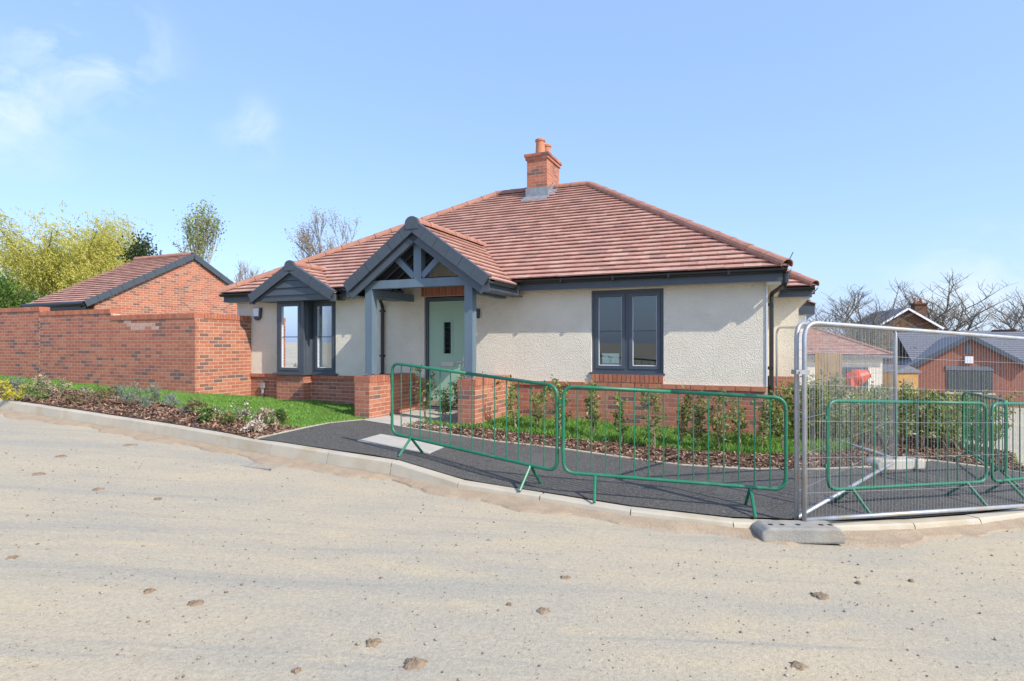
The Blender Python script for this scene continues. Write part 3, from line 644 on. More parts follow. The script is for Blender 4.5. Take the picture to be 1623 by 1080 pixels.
# plinth: mortar backing and bricks
BR = []
pl = MB(); py = -.012; PB = -.05
def pbox(x0, x1, y0=py, y1=.27, z1=ZP): pl.box((x0, y0, PB), (x1, y1, z1))
pbox(X0, DOOR[0]); pbox(DOOR[1], WIN[0]); pbox(WIN[1], 0.012); pbox(WIN[0], WIN[1], z1=1.095); pbox(DOOR[0], DOOR[1], y0=.02, z1=.33)
pl.prism([(*BA, PB), (*BB, PB), (*BC, PB), (*BD, PB)], (0, 0, ZP - PB - .02))
pl.box((-.26, .27, PB), (.012, 3.39, ZP)); pl.box((.1, 3.388, PB), (.612, 3.68, ZP)); pl.box((.34, 3.68, PB), (.612, 9.3, ZP))
MB().box((DOOR[0] - .06, -.008, 2.53), (DOOR[1] + .06, .05, 2.752)).build('lintel', M['mortar'], H)
plinth = pl.build('plinth', M['mortar'], H)
zc = [0.0]; NC = 12; Z0 = ZP - NC * .075 - .0
for x0, x1 in ((X0, BA[0] - .01), (BD[0] + .015, -6.69), (-6.36, DOOR[0]), (DOOR[1], -4.62), (-4.29, 0.0)):
    brick_face((x0, py, 0), (1, 0, 0), (0, -1, 0), x1 - x0, Z0, NC - 1, BR, plinth)
    soldiers((x0, py - .02, 0), (1, 0, 0), (0, -1, 0), x1 - x0, ZP - .078, .08, BR, plinth, 'plinth_brick', bw=.215, proud=.012, depth=.05, mats=(2, 2, 0))
def oblique(a, b, part, courses=NC - 1):
    a3, b3 = Vector((*a, 0)), Vector((*b, 0)); d = (b3 - a3); n = Vector((d.y, -d.x, 0)).normalized()
    brick_face(a3, d.normalized(), n, d.length, Z0, courses, BR, part)
    soldiers(a3, d.normalized(), n, d.length, ZP - .078, .08, BR, part, 'plinth_brick', bw=.215, proud=.015, depth=.04, mats=(2, 2, 0))
oblique(BA, BB, plinth); oblique(BB, BC, plinth); oblique(BC, BD, plinth)
brick_face((.012, 0, 0), (0, 1, 0), (1, 0, 0), 3.35, Z0, NC, BR, plinth)
brick_face((.05, 3.388, 0), (1, 0, 0), (0, -1, 0), .56, Z0, NC, BR, plinth); brick_face((.612, 3.4, 0), (0, 1, 0), (1, 0, 0), 5.8, Z0, NC, BR, plinth)
soldiers((WIN[0], py, 0), (1, 0, 0), (0, -1, 0), WIN[1] - WIN[0], .955, .135, BR, plinth, proud=.03, depth=.06)
soldiers((DOOR[0] - .06, -.008, 0), (1, 0, 0), (0, -1, 0), DOOR[1] - DOOR[0] + .12, 2.535, .215, BR, plinth, proud=.006)
# fascia, soffit, gutters
class Pieces:
    def __init__(s, nm, m): s.nm = nm; s.m = m
    def box(s, a, b): MB().box(a, b).build(s.nm, s.m, H)
    def build(s, *a): pass
fa = Pieces('fascia', M['anth']); so_ = Pieces('soffit', M['soffit'])
segs = [(EXL + .08, -10.22), (-8.02, -6.78), (-4.1, EXR - .06)]
for a, b in segs:
    fa.box((a, -.235, 2.55), (b, -.215, 2.71)); so_.box((a + .02, -.213, 2.552), (b - .022, .0, 2.565))
fa.box((EXR - .08, -.2, 2.55), (EXR - .06, 3.1, 2.71)); fa.box((EXL + .06, -.235, 2.55), (EXL + .079, 8.2, 2.71)); so_.box((.0, .0, 2.552), (EXR - .082, 3.1, 2.565))
so_.box((X0 - .12, 0, 2.552), (X0, 8, 2.565))
fa.box((-.2, 3.165, 2.55), (.82, 3.185, 2.71)); so_.box((.0, 3.187, 2.552), (.8, 3.4, 2.565)); fa.box((.80, 3.187, 2.55), (.82, 9.0, 2.71)); so_.box((.6, 3.4, 2.553), (.798, 9.0, 2.566))
fa.box((.3, 9.02, 2.46), (1.28, 9.04, 2.71)); fa.box((1.26, 9.041, 2.46), (1.28, 12.5, 2.71)); so_.box((.6, 9.042, 2.47), (1.258, 9.3, 2.48))
fa.build('fascia', M['anth'], H); so_.build('soffit', M['soffit'], H)
so2 = Pieces('soffit_box', M['soffit']); so2.box((.002, -.212, 2.5), (EXR - .084, -.19, 2.552)); so2.box((.60, 3.2, 2.49), (.79, 3.22, 2.55)); so2.build('soffit_box', M['soffit'], H)
def gutter(a, b, nm='gutter'):
    a, b = Vector(a), Vector(b); d = (b - a).normalized(); s = d.cross(Vector((0, 0, 1))); mb = MB(); n = 9; vs = []
    for p in (a, b):
        for r in (.058, .052):
            for j in range(n): an = math.pi + math.pi * j / (n - 1); vs.append(p + s * r * math.cos(an) + Vector((0, 0, r * math.sin(an))))
    f = []
    for j in range(n - 1): f += [(j, j + 1, 2 * n + j + 1, 2 * n + j), (n + j, n + j + 1, 3 * n + j + 1, 3 * n + j), (j, j + 1, n + j + 1, n + j), (2 * n + j, 2 * n + j + 1, 3 * n + j + 1, 3 * n + j)]
    f += [(0, n, 3 * n, 2 * n), (n - 1, 2 * n - 1, 4 * n - 1, 3 * n - 1)]
    mb.add(vs, f); L_ = (b - a).length; k = 1
    while k * .9 < L_: c = a + d * k * .9; mb.obox(c + Vector((0, 0, -.03)), d * .018, s * .062, Vector((0, 0, .034))); k += 1
    mb.build(nm, M['black'], H)
for a, b in segs: gutter((a - .03, -.295, 2.725), (b + .04, -.295, 2.725))
gutter((EXR - .0, -.26, 2.725), (EXR - .0, 3.0, 2.725)); gutter((.3, 3.11, 2.725), (.88, 3.11, 2.725)); gutter((.88, 3.15, 2.725), (.88, 9.0, 2.725))
dp = MB(); dp.tube(rounded([(EXR - .02, -.2, 2.68), (EXR - .02, -.2, 2.50), (.07, .24, 2.40), (.07, .24, .0)], .06), .034, 8); dp.tube([(EXR - .02, -.2, 2.69), (EXR - .02, -.2, 2.52)], .045, 8)
for z in (2.2, 1.2): dp.box((.0, .2, z), (.1, .28, z + .05))
dp.build('downpipe', M['black'], H, smooth=False)
dp = MB(); dp.tube(rounded([(-7.02, -.29, 2.68), (-7.02, -.29, 2.52), (-7.12, -.05, 2.38), (-7.12, -.05, 1.0), (-7.12, -.12, .98)], .05), .034, 8)
for z in (2.25, 1.35): dp.box((-7.16, -.09, z), (-7.08, 0, z + .04))
dp.build('downpipe', M['black'], H)
# roof
n_up = Vector((0, 1, SL)).normalized()
rf = MB()
rf.add([(EXL, -OV, EZ - .02), (EXR, -OV, EZ - .02), (XR, RY, RZH - .03), (XL, RY, RZH - .03), (EXL, 8.3, EZ - .02), (EXR, 8.3, EZ - .02)], [(0, 1, 2, 3), (1, 5, 2), (5, 4, 3, 2), (4, 0, 3)])
rf.add([(.88, 3.1, EZ - .02), (-.62, 4.6, EZ + 1.5 * SL - .02), (-2, 3.1, EZ - .02), (-.62, 9.0, EZ + 1.5 * SL - .02), (.88, 9.0, EZ - .02)], [(0, 1, 2), (0, 4, 3, 1)])
rf.add([(1.30, 9.0, EZ - .02), (1.30, 12.5, EZ - .02), (-.6, 12.5, EZ + 1.19), (-.6, 9.0, EZ + 1.19)], [(0, 1, 2, 3)])
roof = rf.build('roof', M['under'], H)
TL = []
PXC = -5.45; PHW = 1.40; PZ = 3.63; PE = 2.62; PYF = -1.52; BXC = -9.14; BHW = 1.13; BZ = 3.24; BE = 2.61; BYF = -.47
def hid(c):
    if c.y < 1.15:
        z = PZ - (PZ - PE) * abs(c.x - PXC) / PHW
        if abs(c.x - PXC) < PHW and c.z < z - .03: return True
        z = BZ - (BZ - BE) * abs(c.x - BXC) / BHW
        if abs(c.x - BXC) < BHW and c.z < z - .03: return True
    return False
sl = math.sqrt(1 + SL * SL); tl = (RY + OV) * sl
tile_plane((0, -OV, EZ), (1, 0, 0), (0, 1, SL), [(EXL, 0), (EXR, 0), (XR, tl), (XL, tl)], TL, roof, skip=hid)
tile_plane((EXR, 0, EZ), (0, 1, 0), (-1, 0, SL), [(-OV, 0), (8.3, 0), (RY, (EXR - XR) * sl)], TL, roof)
slL = (RZH - EZ) / (XL - EXL); sll = math.sqrt(1 + slL * slL)
tile_plane((EXL, 0, EZ), (0, -1, 0), (1, 0, slL), [(-8.3, 0), (OV, 0), (-RY, (XL - EXL) * sll)], TL, roof)
tile_plane((0, 3.1, EZ), (1, 0, 0), (0, 1, SL), [(-.3, 0), (.88, 0), (-.32, 1.2 * sl), (-.4, 1.2 * sl)], TL, roof)
tile_plane((.88, 0, EZ), (0, 1, 0), (-1, 0, SL), [(3.1, 0), (8.9, 0), (8.9, 1.4 * sl), (4.5, 1.4 * sl)], TL, roof)
tile_plane((1.30, 0, EZ), (0, 1, 0), (-1, 0, SL), [(9.0, 0), (12.5, 0), (12.5, 1.0), (9.0, 1.0)], TL, roof)
cap_tiles((XL, RY, RZH), (XR, RY, RZH), roof, 'ridge_tile'); cap_tiles((EXR - .02, -OV + .02, EZ + .02), (XR, RY, RZH), roof, 'hip_tile'); cap_tiles((EXL + .02, -OV + .02, EZ + .02), (XL, RY, RZH), roof, 'hip_tile')
cap_tiles((.86, 3.12, EZ + .02), (-.30, 4.28, EZ + 1.16 * SL + .02), roof, 'hip_tile')
MB().tube([(EXR + .0, -OV, EZ + .05), (EXR + .08, -OV - .02, EZ + .22)], .006, 5).build('hip_iron', M['black'], H)
# chimney
ch = MB(); cxa, cxb, cya, cyb = -5.42, -4.90, 3.55, 4.47; CT = 6.14
ch.box((cxa, cya, 4.9), (cxb, cyb, CT)); chim = ch.build('chimney', M['mortar'], H, label='red brick chimney stack with two clay pots')
nch = int((CT - 5.3) / .075)
for p0, du, n, ln in (((cxa, cya, 0), (1, 0, 0), (0, -1, 0), cxb - cxa), ((cxb, cya, 0), (0, 1, 0), (1, 0, 0), cyb - cya), ((cxa, cyb, 0), (0, -1, 0), (-1, 0, 0), cyb - cya), ((cxb, cyb, 0), (-1, 0, 0), (0, 1, 0), cxb - cxa)):
    brick_face(p0, du, n, ln, CT - .01 - 13 * .075, 13, BR, chim)
    d = Vector(du); q0 = Vector(p0) - d * .03; brick_face(q0, du, n, ln + .06, CT - .01, 1, BR, chim, proud=.035); brick_face(Vector(p0) - d * .055, du, n, ln + .11, CT + .065, 1, BR, chim, proud=.06)
MB().box((cxa - .03, cya - .03, CT), (cxb + .03, cyb + .03, CT + .142)).build('flaunching', M['mortar'], chim)
for yy in (cya + .24, cyb - .24):
    pm = MB(); xx = (cxa + cxb) / 2; prof = [(0, .125), (.02, .13), (.05, .122), (.36, .108), (.375, .128), (.42, .13), (.43, .118)]
    pm.tube([(xx, yy, CT + .12 + z) for z, r in prof], [r for z, r in prof], 20); pm.tube([(xx, yy, CT + .551), (xx, yy, CT + .552)], .095, 16, mi=1); pm.build('chimney_pot', [M['pot'], M['black']], chim, smooth=False)
fs = MB(); zr0 = EZ + SL * (cya + OV)
fs.box((cxa - .03, cya - .025, zr0 - .02), (cxb + .03, cya - .012, zr0 + .24)); fs.obox((cxa / 2 + cxb / 2, cya - .14, zr0 - .045), (.33, 0, 0), (0, .115, .115 * SL), (0, -.004, .008))
for k in range(5):
    y0 = cya - .02 + k * .1; zb = EZ + SL * (y0 + OV); fs.box((cxb + .009, y0, zb - .02), (cxb + .02, y0 + .11, zb + .20)); fs.box((cxa - .02, y0, zb - .02), (cxa - .009, y0 + .11, zb + .20))
fs.obox((cxb + .09, cya + .22, EZ + SL * (cya + .22 + OV) + .04), (.08, 0, 0), (0, .26, .26 * SL), (0, -.004, .007))
fs.build('flashing', M['lead'], chim)
# front window
def casement(part_name, o, d, w, z0, z1, n, lites=2, bars=True, sillw=.04, sill=True, label=None, tilt=0):
    """frame in plane at o along d (unit) with outward n"""
    o, d, n = Vector(o), Vector(d).normalized(), Vector(n).normalized(); zz = Vector((0, 0, 1)); h = z1 - z0; mb = MB()
    def rect(a0, a1, b0, b1, t0, t1, m): c = o + d * (a0 + a1) / 2 + zz * (z0 + (b0 + b1) / 2) + n * (t0 + t1) / 2; m.obox(c, d * (a1 - a0) / 2, n * (t1 - t0) / 2, zz * (b1 - b0) / 2)
    f = .055
    rect(0, f, 0, h, -.07, 0, mb); rect(w - f, w, 0, h, -.07, 0, mb); rect(f, w - f, h - f, h, -.07, 0, mb); rect(f, w - f, 0, f, -.07, 0, mb)
    lw = (w - 2 * f) / lites
    for i in range(1, lites): rect(f + lw * i - .032, f + lw * i + .032, f, h - f, -.07, -.004, mb)
    p = mb.build(part_name, M['anth'], H)
    if label: p['label'] = label
    for i in range(lites):
        a0 = f + lw * i + (.032 if i else 0); a1 = f + lw * (i + 1) - (.032 if i < lites - 1 else 0); s = MB(); g = .06
        rect(a0 + .004, a0 + g, f + .004, h - f - .004, -.055, .012, s); rect(a1 - g, a1 - .004, f + .004, h - f - .004, -.055, .012, s)
        rect(a0 + g, a1 - g, h - f - g, h - f - .004, -.055, .012, s); rect(a0 + g, a1 - g, f + .004, f + g, -.055, .012, s); s.build('sash', M['anth'], p)
        bd = MB()
        for q in ((a0 + g, a0 + g + .009, f + g, h - f - g), (a1 - g - .009, a1 - g, f + g, h - f - g), (a0 + g, a1 - g, f + g, f + g + .012)): rect(*q, -.02, -.006, bd)
        bd.build('glazing_bead', M['white'], p)
        gl = MB(); rect(a0 + g - .01, a1 - g + .01, f + g - .01, h - f - g + .01, -.03, -.026, gl); gl.build('pane', M['glass'], p)
        if bars: b_ = MB(); rect(a0 + g, a1 - g, h / 2 - .009, h / 2 + .009, -.04, -.012, b_); b_.build('glazing_bar', M['anth'], p)
        hb = MB(); rect(a0 + g * .35, a0 + g * .35 + .02, h * .36, h * .36 + .13, -.10, -.071, hb); hb.build('handle', M['white'], p)
    if sill: s = MB(); rect(-.03, w + .03, -.032, -.002, -.06, .075 + sillw, s); s.build('sill', M['anth'], p)
    return p
wn = casement('window', (WIN[0] + .003, .05, 0), (1, 0, 0), WIN[1] - WIN[0] - .006, WIN[2], WIN[3], (0, -1, 0), sillw=.0)
nx0 = -2.62; nz0 = 1.245
nb = MB(); nb.box((nx0, .086, nz0), (nx0 + .30, .089, nz0 + .20)); note = nb.build('notice', M['paper'], wn, label='white paper notice in the window')
MB().box((nx0, .0845, nz0), (nx0 + .30, .0858, nz0 + .028)).build('notice_band', M['bandblue'], wn)
def text(body, size, loc, parent, m, rot):
    c = bpy.data.curves.new('t', 'FONT'); c.body = body; c.size = size; c.align_x = 'CENTER'; tmp = bpy.data.objects.new('t', c)
    COL.objects.link(tmp); dg = bpy.context.evaluated_depsgraph_get(); me = bpy.data.meshes.new_from_object(tmp.evaluated_get(dg)); bpy.data.objects.remove(tmp)
    me.materials.clear(); me.materials.append(m); o = link('lettering', me, parent); o.location = loc; o.rotation_euler = rot; return o
text('Plot', .05, (nx0 + .15, .0848, nz0 + .115), wn, M['ink'], (math.pi / 2, 0, 0)); text('3', .075, (nx0 + .15, .0848, nz0 + .045), wn, M['ink'], (math.pi / 2, 0, 0))
# bay window: canted light, corner post, side light
a3, b3, c3, d3 = (Vector((*p, 0)) for p in (BA, BB, BC, BD))
by = casement('bay_window', (BB[0] + .02, BB[1], 0), (1, 0, 0), BC[0] - BB[0] - .06, .985, 2.53, (0, -1, 0), lites=1, sill=False); by['label'] = 'projecting front light of the bay window'
casement('side_light', (BC[0] + .025, .02, 0), (1, 0, 0), XD - BC[0] - .03, .985, 2.53, (0, -1, 0), lites=1, sill=False)
MB().box((BC[0] - .04, BB[1] + .001, .985), (BC[0], .06, 2.53)).box((BC[0] + .0005, BB[1] + .06, .985), (BC[0] + .012, BB[1] + .13, 2.53)).build('bay_return', M['anth'], by)
MB().box((BB[0], BB[1] + .001, .985), (BB[0] + .02, .06, 2.53)).build('bay_return', M['anth'], by)
MB().prism([(BA[0] - .05, -.021, .95), (BB[0] - .05, BB[1] - .07, .95), (BC[0] + .06, BC[1] - .07, .95), (BD[0] + .06, -.021, .95)], (0, 0, .033)).build('sill', M['anth'], by)
MB().box((BD[0] + .062, -.075, .953), (XD + .06, .06, .984)).build('sill', M['anth'], by)
MB().box((BB[0], BB[1] + .01, 2.532), (BC[0], .02, 2.59)).build('head', M['anth'], by)
# bay gable
bgm = MB(); bgm.box((BXC - BHW + .08, BYF + .05, 2.515), (BXC + BHW - .06, BYF + .075, 2.635)); bgm.box((BXC - BHW + .1, BYF + .07, 2.52), (BXC + BHW - .08, .0, 2.53)); bg_ = bgm.build('bay_gable', M['verge'], H)
zb = 2.637
while zb < BZ - .12:
    z1 = min(zb + .15, BZ - .06); k0 = (BHW - .1) * (BZ - .05 - zb) / (BZ - BE); k1 = max(.03, (BHW - .1) * (BZ - .05 - z1) / (BZ - BE))
    m_ = MB(); m_.add([(BXC - k0, BYF + .075, zb), (BXC + k0, BYF + .075, zb), (BXC + k0, BYF + .03, zb), (BXC - k0, BYF + .03, zb), (BXC - k1, BYF + .075, z1), (BXC + k1, BYF + .075, z1), (BXC + k1, BYF + .055, z1), (BXC - k1, BYF + .055, z1)], [tuple(reversed(f)) for f in MB.BOXF]); m_.build('gable_board', M['verge'], bg_); zb = z1 + .004
def gable_roof(xc, hw_, zr, ze, yf, yb, part, verge_step, barge_h, ridge_m=None):
    sg = (zr - ze) / hw_; q = math.sqrt(1 + sg * sg); yend = lambda z: -OV + (z - EZ) / SL
    u_ = MB(); yr = yend(zr); ye = yend(ze)
    for s in (-1, 1):
        u_.add([(xc + s * hw_, yf + .02, ze - .03), (xc + s * hw_, ye, ze - .03), (xc, yr, zr - .04), (xc, yf + .02, zr - .04)], [(0, 1, 2, 3)])
    u_.build('underlay', M['under'], part)
    Ls = hw_ * q
    # right slope: eave along +y, up the slope towards -x ; left slope mirrored
    tile_plane((xc + hw_, 0, ze), (0, 1, 0), (-1, 0, sg), [(yf, 0), (ye + .1, 0), (yr + .12, Ls), (yf, Ls)], TL, part)
    tile_plane((xc - hw_, 0, ze), (0, -1, 0), (1, 0, sg), [(-ye - .1, 0), (-yf, 0), (-yf, Ls), (-yr - .12, Ls)], TL, part)
    cap_tiles((xc, yf + .02, zr + .015), (xc, yr + .1, zr + .015), part, 'ridge_tile', r=.10)
    for s in (-1, 1):
        k = round(Ls / verge_step); st = Ls / k; dn = Vector((s / q, 0, -sg / q)); nn = Vector((s * sg / q, 0, 1 / q))
        for i in range(k):
            c = Vector((xc, 0, zr)) + dn * (st * (i + .5)); mm = MB(); lift = .004 if i % 2 else 0
            mm.obox(c + Vector((0, yf - .012, 0)) + nn * (-.035), dn * (st / 2 - .003), Vector((0, .014 + lift, 0)), nn * .09); mm.obox(c + Vector((0, yf + .03, 0)) + nn * .062, dn * (st / 2 - .003), Vector((0, .055, 0)), nn * .007)
            mm.build('verge_cap', M['verge'], part)
        bm_ = MB(); bm_.obox(Vector((xc, yf + .045, zr)) + dn * (Ls / 2) + nn * (-.13 - barge_h / 2 + .03), dn * (Ls / 2 + .02), Vector((0, .012, 0)), nn * barge_h / 2); bm_.build('barge_board', M['anth'], part)
    cm = MB(); n = 14; pts = [(xc + .13 * math.cos(math.pi * j / (n - 1)), 0, zr + .0 + .115 * math.sin(math.pi * j / (n - 1))) for j in range(n)]
    cm.prism([(x, yf - .035, z) for x, _, z in ([(xc - .13, 0, zr - .10)] + list(reversed(pts)) + [(xc + .13, 0, zr - .10)])], (0, .06, 0)); cm.build('ridge_end_cap', M['verge'], part)
gable_roof(BXC, BHW, BZ, BE, BYF, 0, bg_, .30, .06)
for s in (-1, 1):
    m_ = MB(); m_.box((BXC + s * (BHW - .02) - .05, BYF + .0, BE - .14), (BXC + s * (BHW - .02) + .05, BYF + .06, BE - .0)); m_.build('box_end', M['verge'], bg_)
MB().box((BXC + BHW - .1, BYF + .06, 2.53), (BXC + BHW - .08, -.24, 2.62)).build('fascia', M['anth'], bg_)
# porch
pr = MB(); pr.box((PXC - 1.25, -1.40, 2.6), (PXC - 1.18, -.02, 2.66)); pr.box((PXC + 1.18, -1.40, 2.6), (PXC + 1.25, -.02, 2.66)); porch = pr.build('porch', M['blue'], H, label='open gabled timber porch on brick piers')
PTY = -1.30; ps = .145
for x in (-6.46, -4.47):
    MB().box((x - ps / 2, PTY - ps / 2, 1.075), (x + ps / 2, PTY + ps / 2, 2.575)).build('post', M['blue'], porch)
    MB().box((x - .045, PTY - .045, 1.03), (x + .045, PTY + .045, 1.075)).build('post_foot', M['galv'], porch)
    MB().box((x - ps / 2 + .01, PTY + ps / 2, 2.44), (x + ps / 2 - .01, -.0, 2.574)).build('wall_plate', M['blue'], porch)
bz0, bz1 = 2.575, 2.715
MB().box((PXC - 1.19, PTY - .075, bz0), (PXC + 1.17, PTY + .075, bz1)).build('tie_beam', M['blue'], porch)
MB().box((PXC - .075, PTY - .07, bz1), (PXC + .075, PTY + .07, 3.42)).build('king_post', M['blue'], porch)
sg = (PZ - PE) / PHW
for s in (-1, 1):
    MB().bar((PXC + s * 1.17, PTY, bz1 - .01), (PXC + s * .03, PTY, bz1 + 1.14 * sg - .02), .14, .15).build('principal_rafter', M['blue'], porch)
    MB().bar((PXC + s * .08, PTY, bz1 + .04), (PXC + s * .47, PTY, bz1 + .40), .11, .10).build('strut', M['blue'], porch)
    m_ = MB(); m_.box((PXC + s * (PHW - .10) - .11, PYF + .04, 2.44), (PXC + s * (PHW - .10) + .11, PYF + .065, 2.63)); m_.box((PXC + s * (PHW - .0) - .01, PYF + .07, 2.47), (PXC + s * PHW + .01, -.235, 2.60)); m_.box((PXC + s * (PHW - .1) - .1, PYF + .07, 2.455), (PXC + s * (PHW - .1) + .1, -.05, 2.468)); m_.build('box_end', M['anth'], porch)
    for k in range(1, 4):
        y = PTY + .3 * k; MB().bar((PXC + s * 1.25, y, PE - .02), (PXC, y, PZ - .14), .05, .09).build('rafter', M['anth'], porch)
gable_roof(PXC, PHW, PZ, PE, PYF, 0, porch, .31, .15)
pg = MB(); gutter((PXC + PHW + .055, PYF + .04, 2.615), (PXC + PHW + .055, -.34, 2.615)); gutter((PXC - PHW - .055, PYF + .04, 2.615), (PXC - PHW - .055, -.34, 2.615))
for x0, x1 in ((-6.69, -6.36), (-4.62, -4.29)):
    y0 = -1.48; pm = MB(); pm.box((x0 + .01, y0 + .01, 0), (x1 - .01, -.01, .93)); pr_ = pm.build('pier', M['mortar'], porch)
    for p0, du, n, ln in (((x0 + .01, y0 + .01, 0), (1, 0, 0), (0, -1, 0), x1 - x0 - .02), ((x1 - .01, y0 + .01, 0), (0, 1, 0), (1, 0, 0), -y0 - .02), ((x0 + .01, -.01, 0), (0, -1, 0), (-1, 0, 0), -y0 - .02)): brick_face(p0, du, n, ln, .93 - 11 * .075, 11, BR, porch)
    k = int(-y0 / .075)
    for i in range(k): BR.append((porch, 'coping_brick', Vector(((x0 + x1) / 2, y0 + (i + .5) * -y0 / k, .982)), Vector((0, 1, 0)), Vector((1, 0, 0)), -y0 / k - .01, .104, x1 - x0 + .008, R_.choice((0, 2, 2, 1))))
    MB().box((x0 + .02, y0 + .02, .925), (x1 - .02, -.01, 1.028)).build('coping_bed', M['mortar'], porch)
# door
dm = MB(); x0, x1, z0, z1 = DOOR
dm.box((x0, .05, z0), (x0 + .065, .14, z1)); dm.box((x1 - .065, .05, z0), (x1, .14, z1)); dm.box((x0 + .065, .05, z1 - .065), (x1 - .065, .14, z1)); dm.box((x0, .02, z0 - .0), (x1, .14, z0 + .05)); df = dm.build('door_frame', M['anth'], H)
lx0, lx1 = x0 + .072, x1 - .072; lz0, lz1 = z0 + .06, z1 - .072; wx0, wx1, wz0, wz1 = lx0 + .33, lx0 + .50, 1.42, 2.03
leaf = MB()
for a in ((lx0, wx0, lz0, lz1), (wx1, lx1, lz0, lz1), (wx0, wx1, lz0, wz0), (wx0, wx1, wz1, lz1)): leaf.box((a[0], .075, a[2]), (a[1], .12, a[3]))
lf = leaf.build('door_leaf', M['door'], df)
tr = MB()
for a in ((wx0 - .035, wx0, wz0 - .035, wz1 + .035), (wx1, wx1 + .035, wz0 - .035, wz1 + .035), (wx0, wx1, wz0 - .035, wz0), (wx0, wx1, wz1, wz1 + .035)): tr.box((a[0], .062, a[2]), (a[1], .0745, a[3]))
tr.build('glazing_trim', M['door'], df)
MB().box((wx0, .09, wz0), (wx1, .096, wz1)).build('pane', M['glass'], df)
for k in range(1, 6): z = wz0 + (wz1 - wz0) * k / 6; MB().box((wx0, .086, z - .004), (wx1, .089, z + .004)).build('lead_strip', M['black'], df)
MB().box((lx0 + .28, .058, 1.18), (lx0 + .56, .0745, 1.255)).box((lx0 + .30, .052, 1.20), (lx0 + .54, .0575, 1.235)).build('letterbox', M['steel'], df)
MB().box((lx1 - .085, .06, 1.16), (lx1 - .05, .0745, 1.36)).bar((lx1 - .07, .035, 1.26), (lx1 - .19, .035, 1.26), .018, .02).build('handle', M['steel'], df)
MB().box((lx0 + .02, .06, lz0 + .01), (lx1 - .02, .0745, lz0 + .05)).build('weather_bar', M['steel'], df)
# alarm box, meter pipe, lamp
ab = MB(); ab.prism([(-10.62, -.065, 2.42), (-10.40, -.065, 2.42), (-10.42, -.065, 2.20), (-10.49, -.065, 2.14), (-10.55, -.065, 2.14), (-10.60, -.065, 2.20)], (0, .06, 0)); al = ab.build('alarm_box', M['anth'], H)
MB().prism([(-10.61, -.085, 2.41), (-10.43, -.085, 2.41), (-10.45, -.085, 2.23), (-10.58, -.085, 2.23)], (0, .0198, 0)).build('alarm_cover', M['white'], al)
MB().tube([(-10.33, -.07, .25), (-10.33, -.07, .62)], .028, 8).box((-10.38, -.1, .62), (-10.28, -.035, .74)).build('service_pipe', M['galv'], H)
MB().tube([(-4.98, -.04, 2.26), (-4.98, -.04, 2.10)], .05, 10).box((-5.0, -.03, 2.09), (-4.96, 0, 2.27)).build('porch_lamp', M['black'], H)
gd = MB()
for k in range(9): gd.box((.62, 9.24, .2 + k * .25), (1.04, 9.27, .44 + k * .25))
gd.build('garage_door', M['white'], H)
emit_bricks(BR, H); emit_tiles(TL, H)

# ================================================================= BOUNDARY WALL
BW = thing('boundary_wall', 'tall red brick garden wall with stepped brick on edge coping', 'wall', (-6.49, 12.0, 0), -TH)
BW.matrix_basis = Matrix.Translation((-6.49, 12.0, 0)) @ Matrix.Rotation(-TH, 4, 'Z')
bl = []; mo = MB(); steps = [(-2.66, 0, 2.135), (-5.30, -2.66, 2.285), (-11.5, -5.30, 2.40)]
core = []
for x0, x1, zt in steps:
    mo.box((x0, .008, .2), (min(x1, -.008), .215, zt)); nco = int((zt - .25) / .075)
    brick_face((x0, .008, 0), (1, 0, 0), (0, -1, 0), x1 - x0, zt - nco * .075, nco, bl, BW, pale=lambda m: -2.25 < m.x < -1.0 and 2.135 - m.z < .24 and R_.random() < .5)
    soldiers((x0, .0, 0), (1, 0, 0), (0, -1, 0), x1 - x0, zt, .108, bl, BW, 'coping_brick', proud=.01, depth=.235)
    mo.box((x0 + .01, .012, zt), (x1 - .01, .21, zt + .1))
mo.box((-.206, .2151, .2), (-.008, 1.44, 2.135)); mo.box((-.2, .21, 2.135), (-.012, 1.44, 2.235))
brick_face((-.008, .008, 0), (0, 1, 0), (1, 0, 0), 1.43, 2.135 - 25 * .075, 25, bl, BW, off0=1)
soldiers((.0, .225, 0), (0, 1, 0), (1, 0, 0), 1.21, 2.135, .108, bl, BW, 'coping_brick', proud=.01, depth=.235)
mo.build('mortar_bed', M['mortar'], BW); emit_bricks(bl, BW)

# ================================================================= GARAGE BEHIND THE WALL
GA = thing('garage', 'red brick garage with tiled gable roof behind the garden wall', 'garage', (-12.1, 17.0, 0), -TH)
GA.matrix_basis = Matrix.Translation((-12.1, 17.0, 0)) @ Matrix.Rotation(-TH, 4, 'Z')
gb = []; gm = MB(); GE, GR, GW, GL_ = 2.93, 4.62, 3.17, 2.75
gm.box((-GL_, .01, .2), (-.008, 2 * GW, GE - .1)); gm.prism([(-.008, .01, GE - .1), (-.008, 2 * GW, GE - .1), (-.008, GW, GR - .12)], (-.2, 0, 0)); gm.build('wall', M['mortar'], GA)
def gclip(mid, z): return mid.z < GE - .12 + (GR - GE) * (1 - abs(mid.y - GW) / GW)
brick_face((-.008, .01, 0), (0, 1, 0), (1, 0, 0), 2 * GW, 1.6, 40, gb, GA, clipf=gclip)
brick_face((-GL_, .01, 0), (1, 0, 0), (0, -1, 0), GL_, 1.9, 12, gb, GA)
emit_bricks(gb, GA); gs = (GR - GE) / GW; gq = math.sqrt(1 + gs * gs); gt = []
gr_ = MB(); gr_.add([(-GL_ - .1, -.25, GE - .16), (.05, -.25, GE - .16), (.05, GW, GR - .03), (-GL_ - .1, GW, GR - .03), (-GL_ - .1, 2 * GW + .25, GE - .16), (.05, 2 * GW + .25, GE - .16)], [(0, 1, 2, 3), (3, 2, 5, 4)]); groof = gr_.build('roof', M['under'], GA)
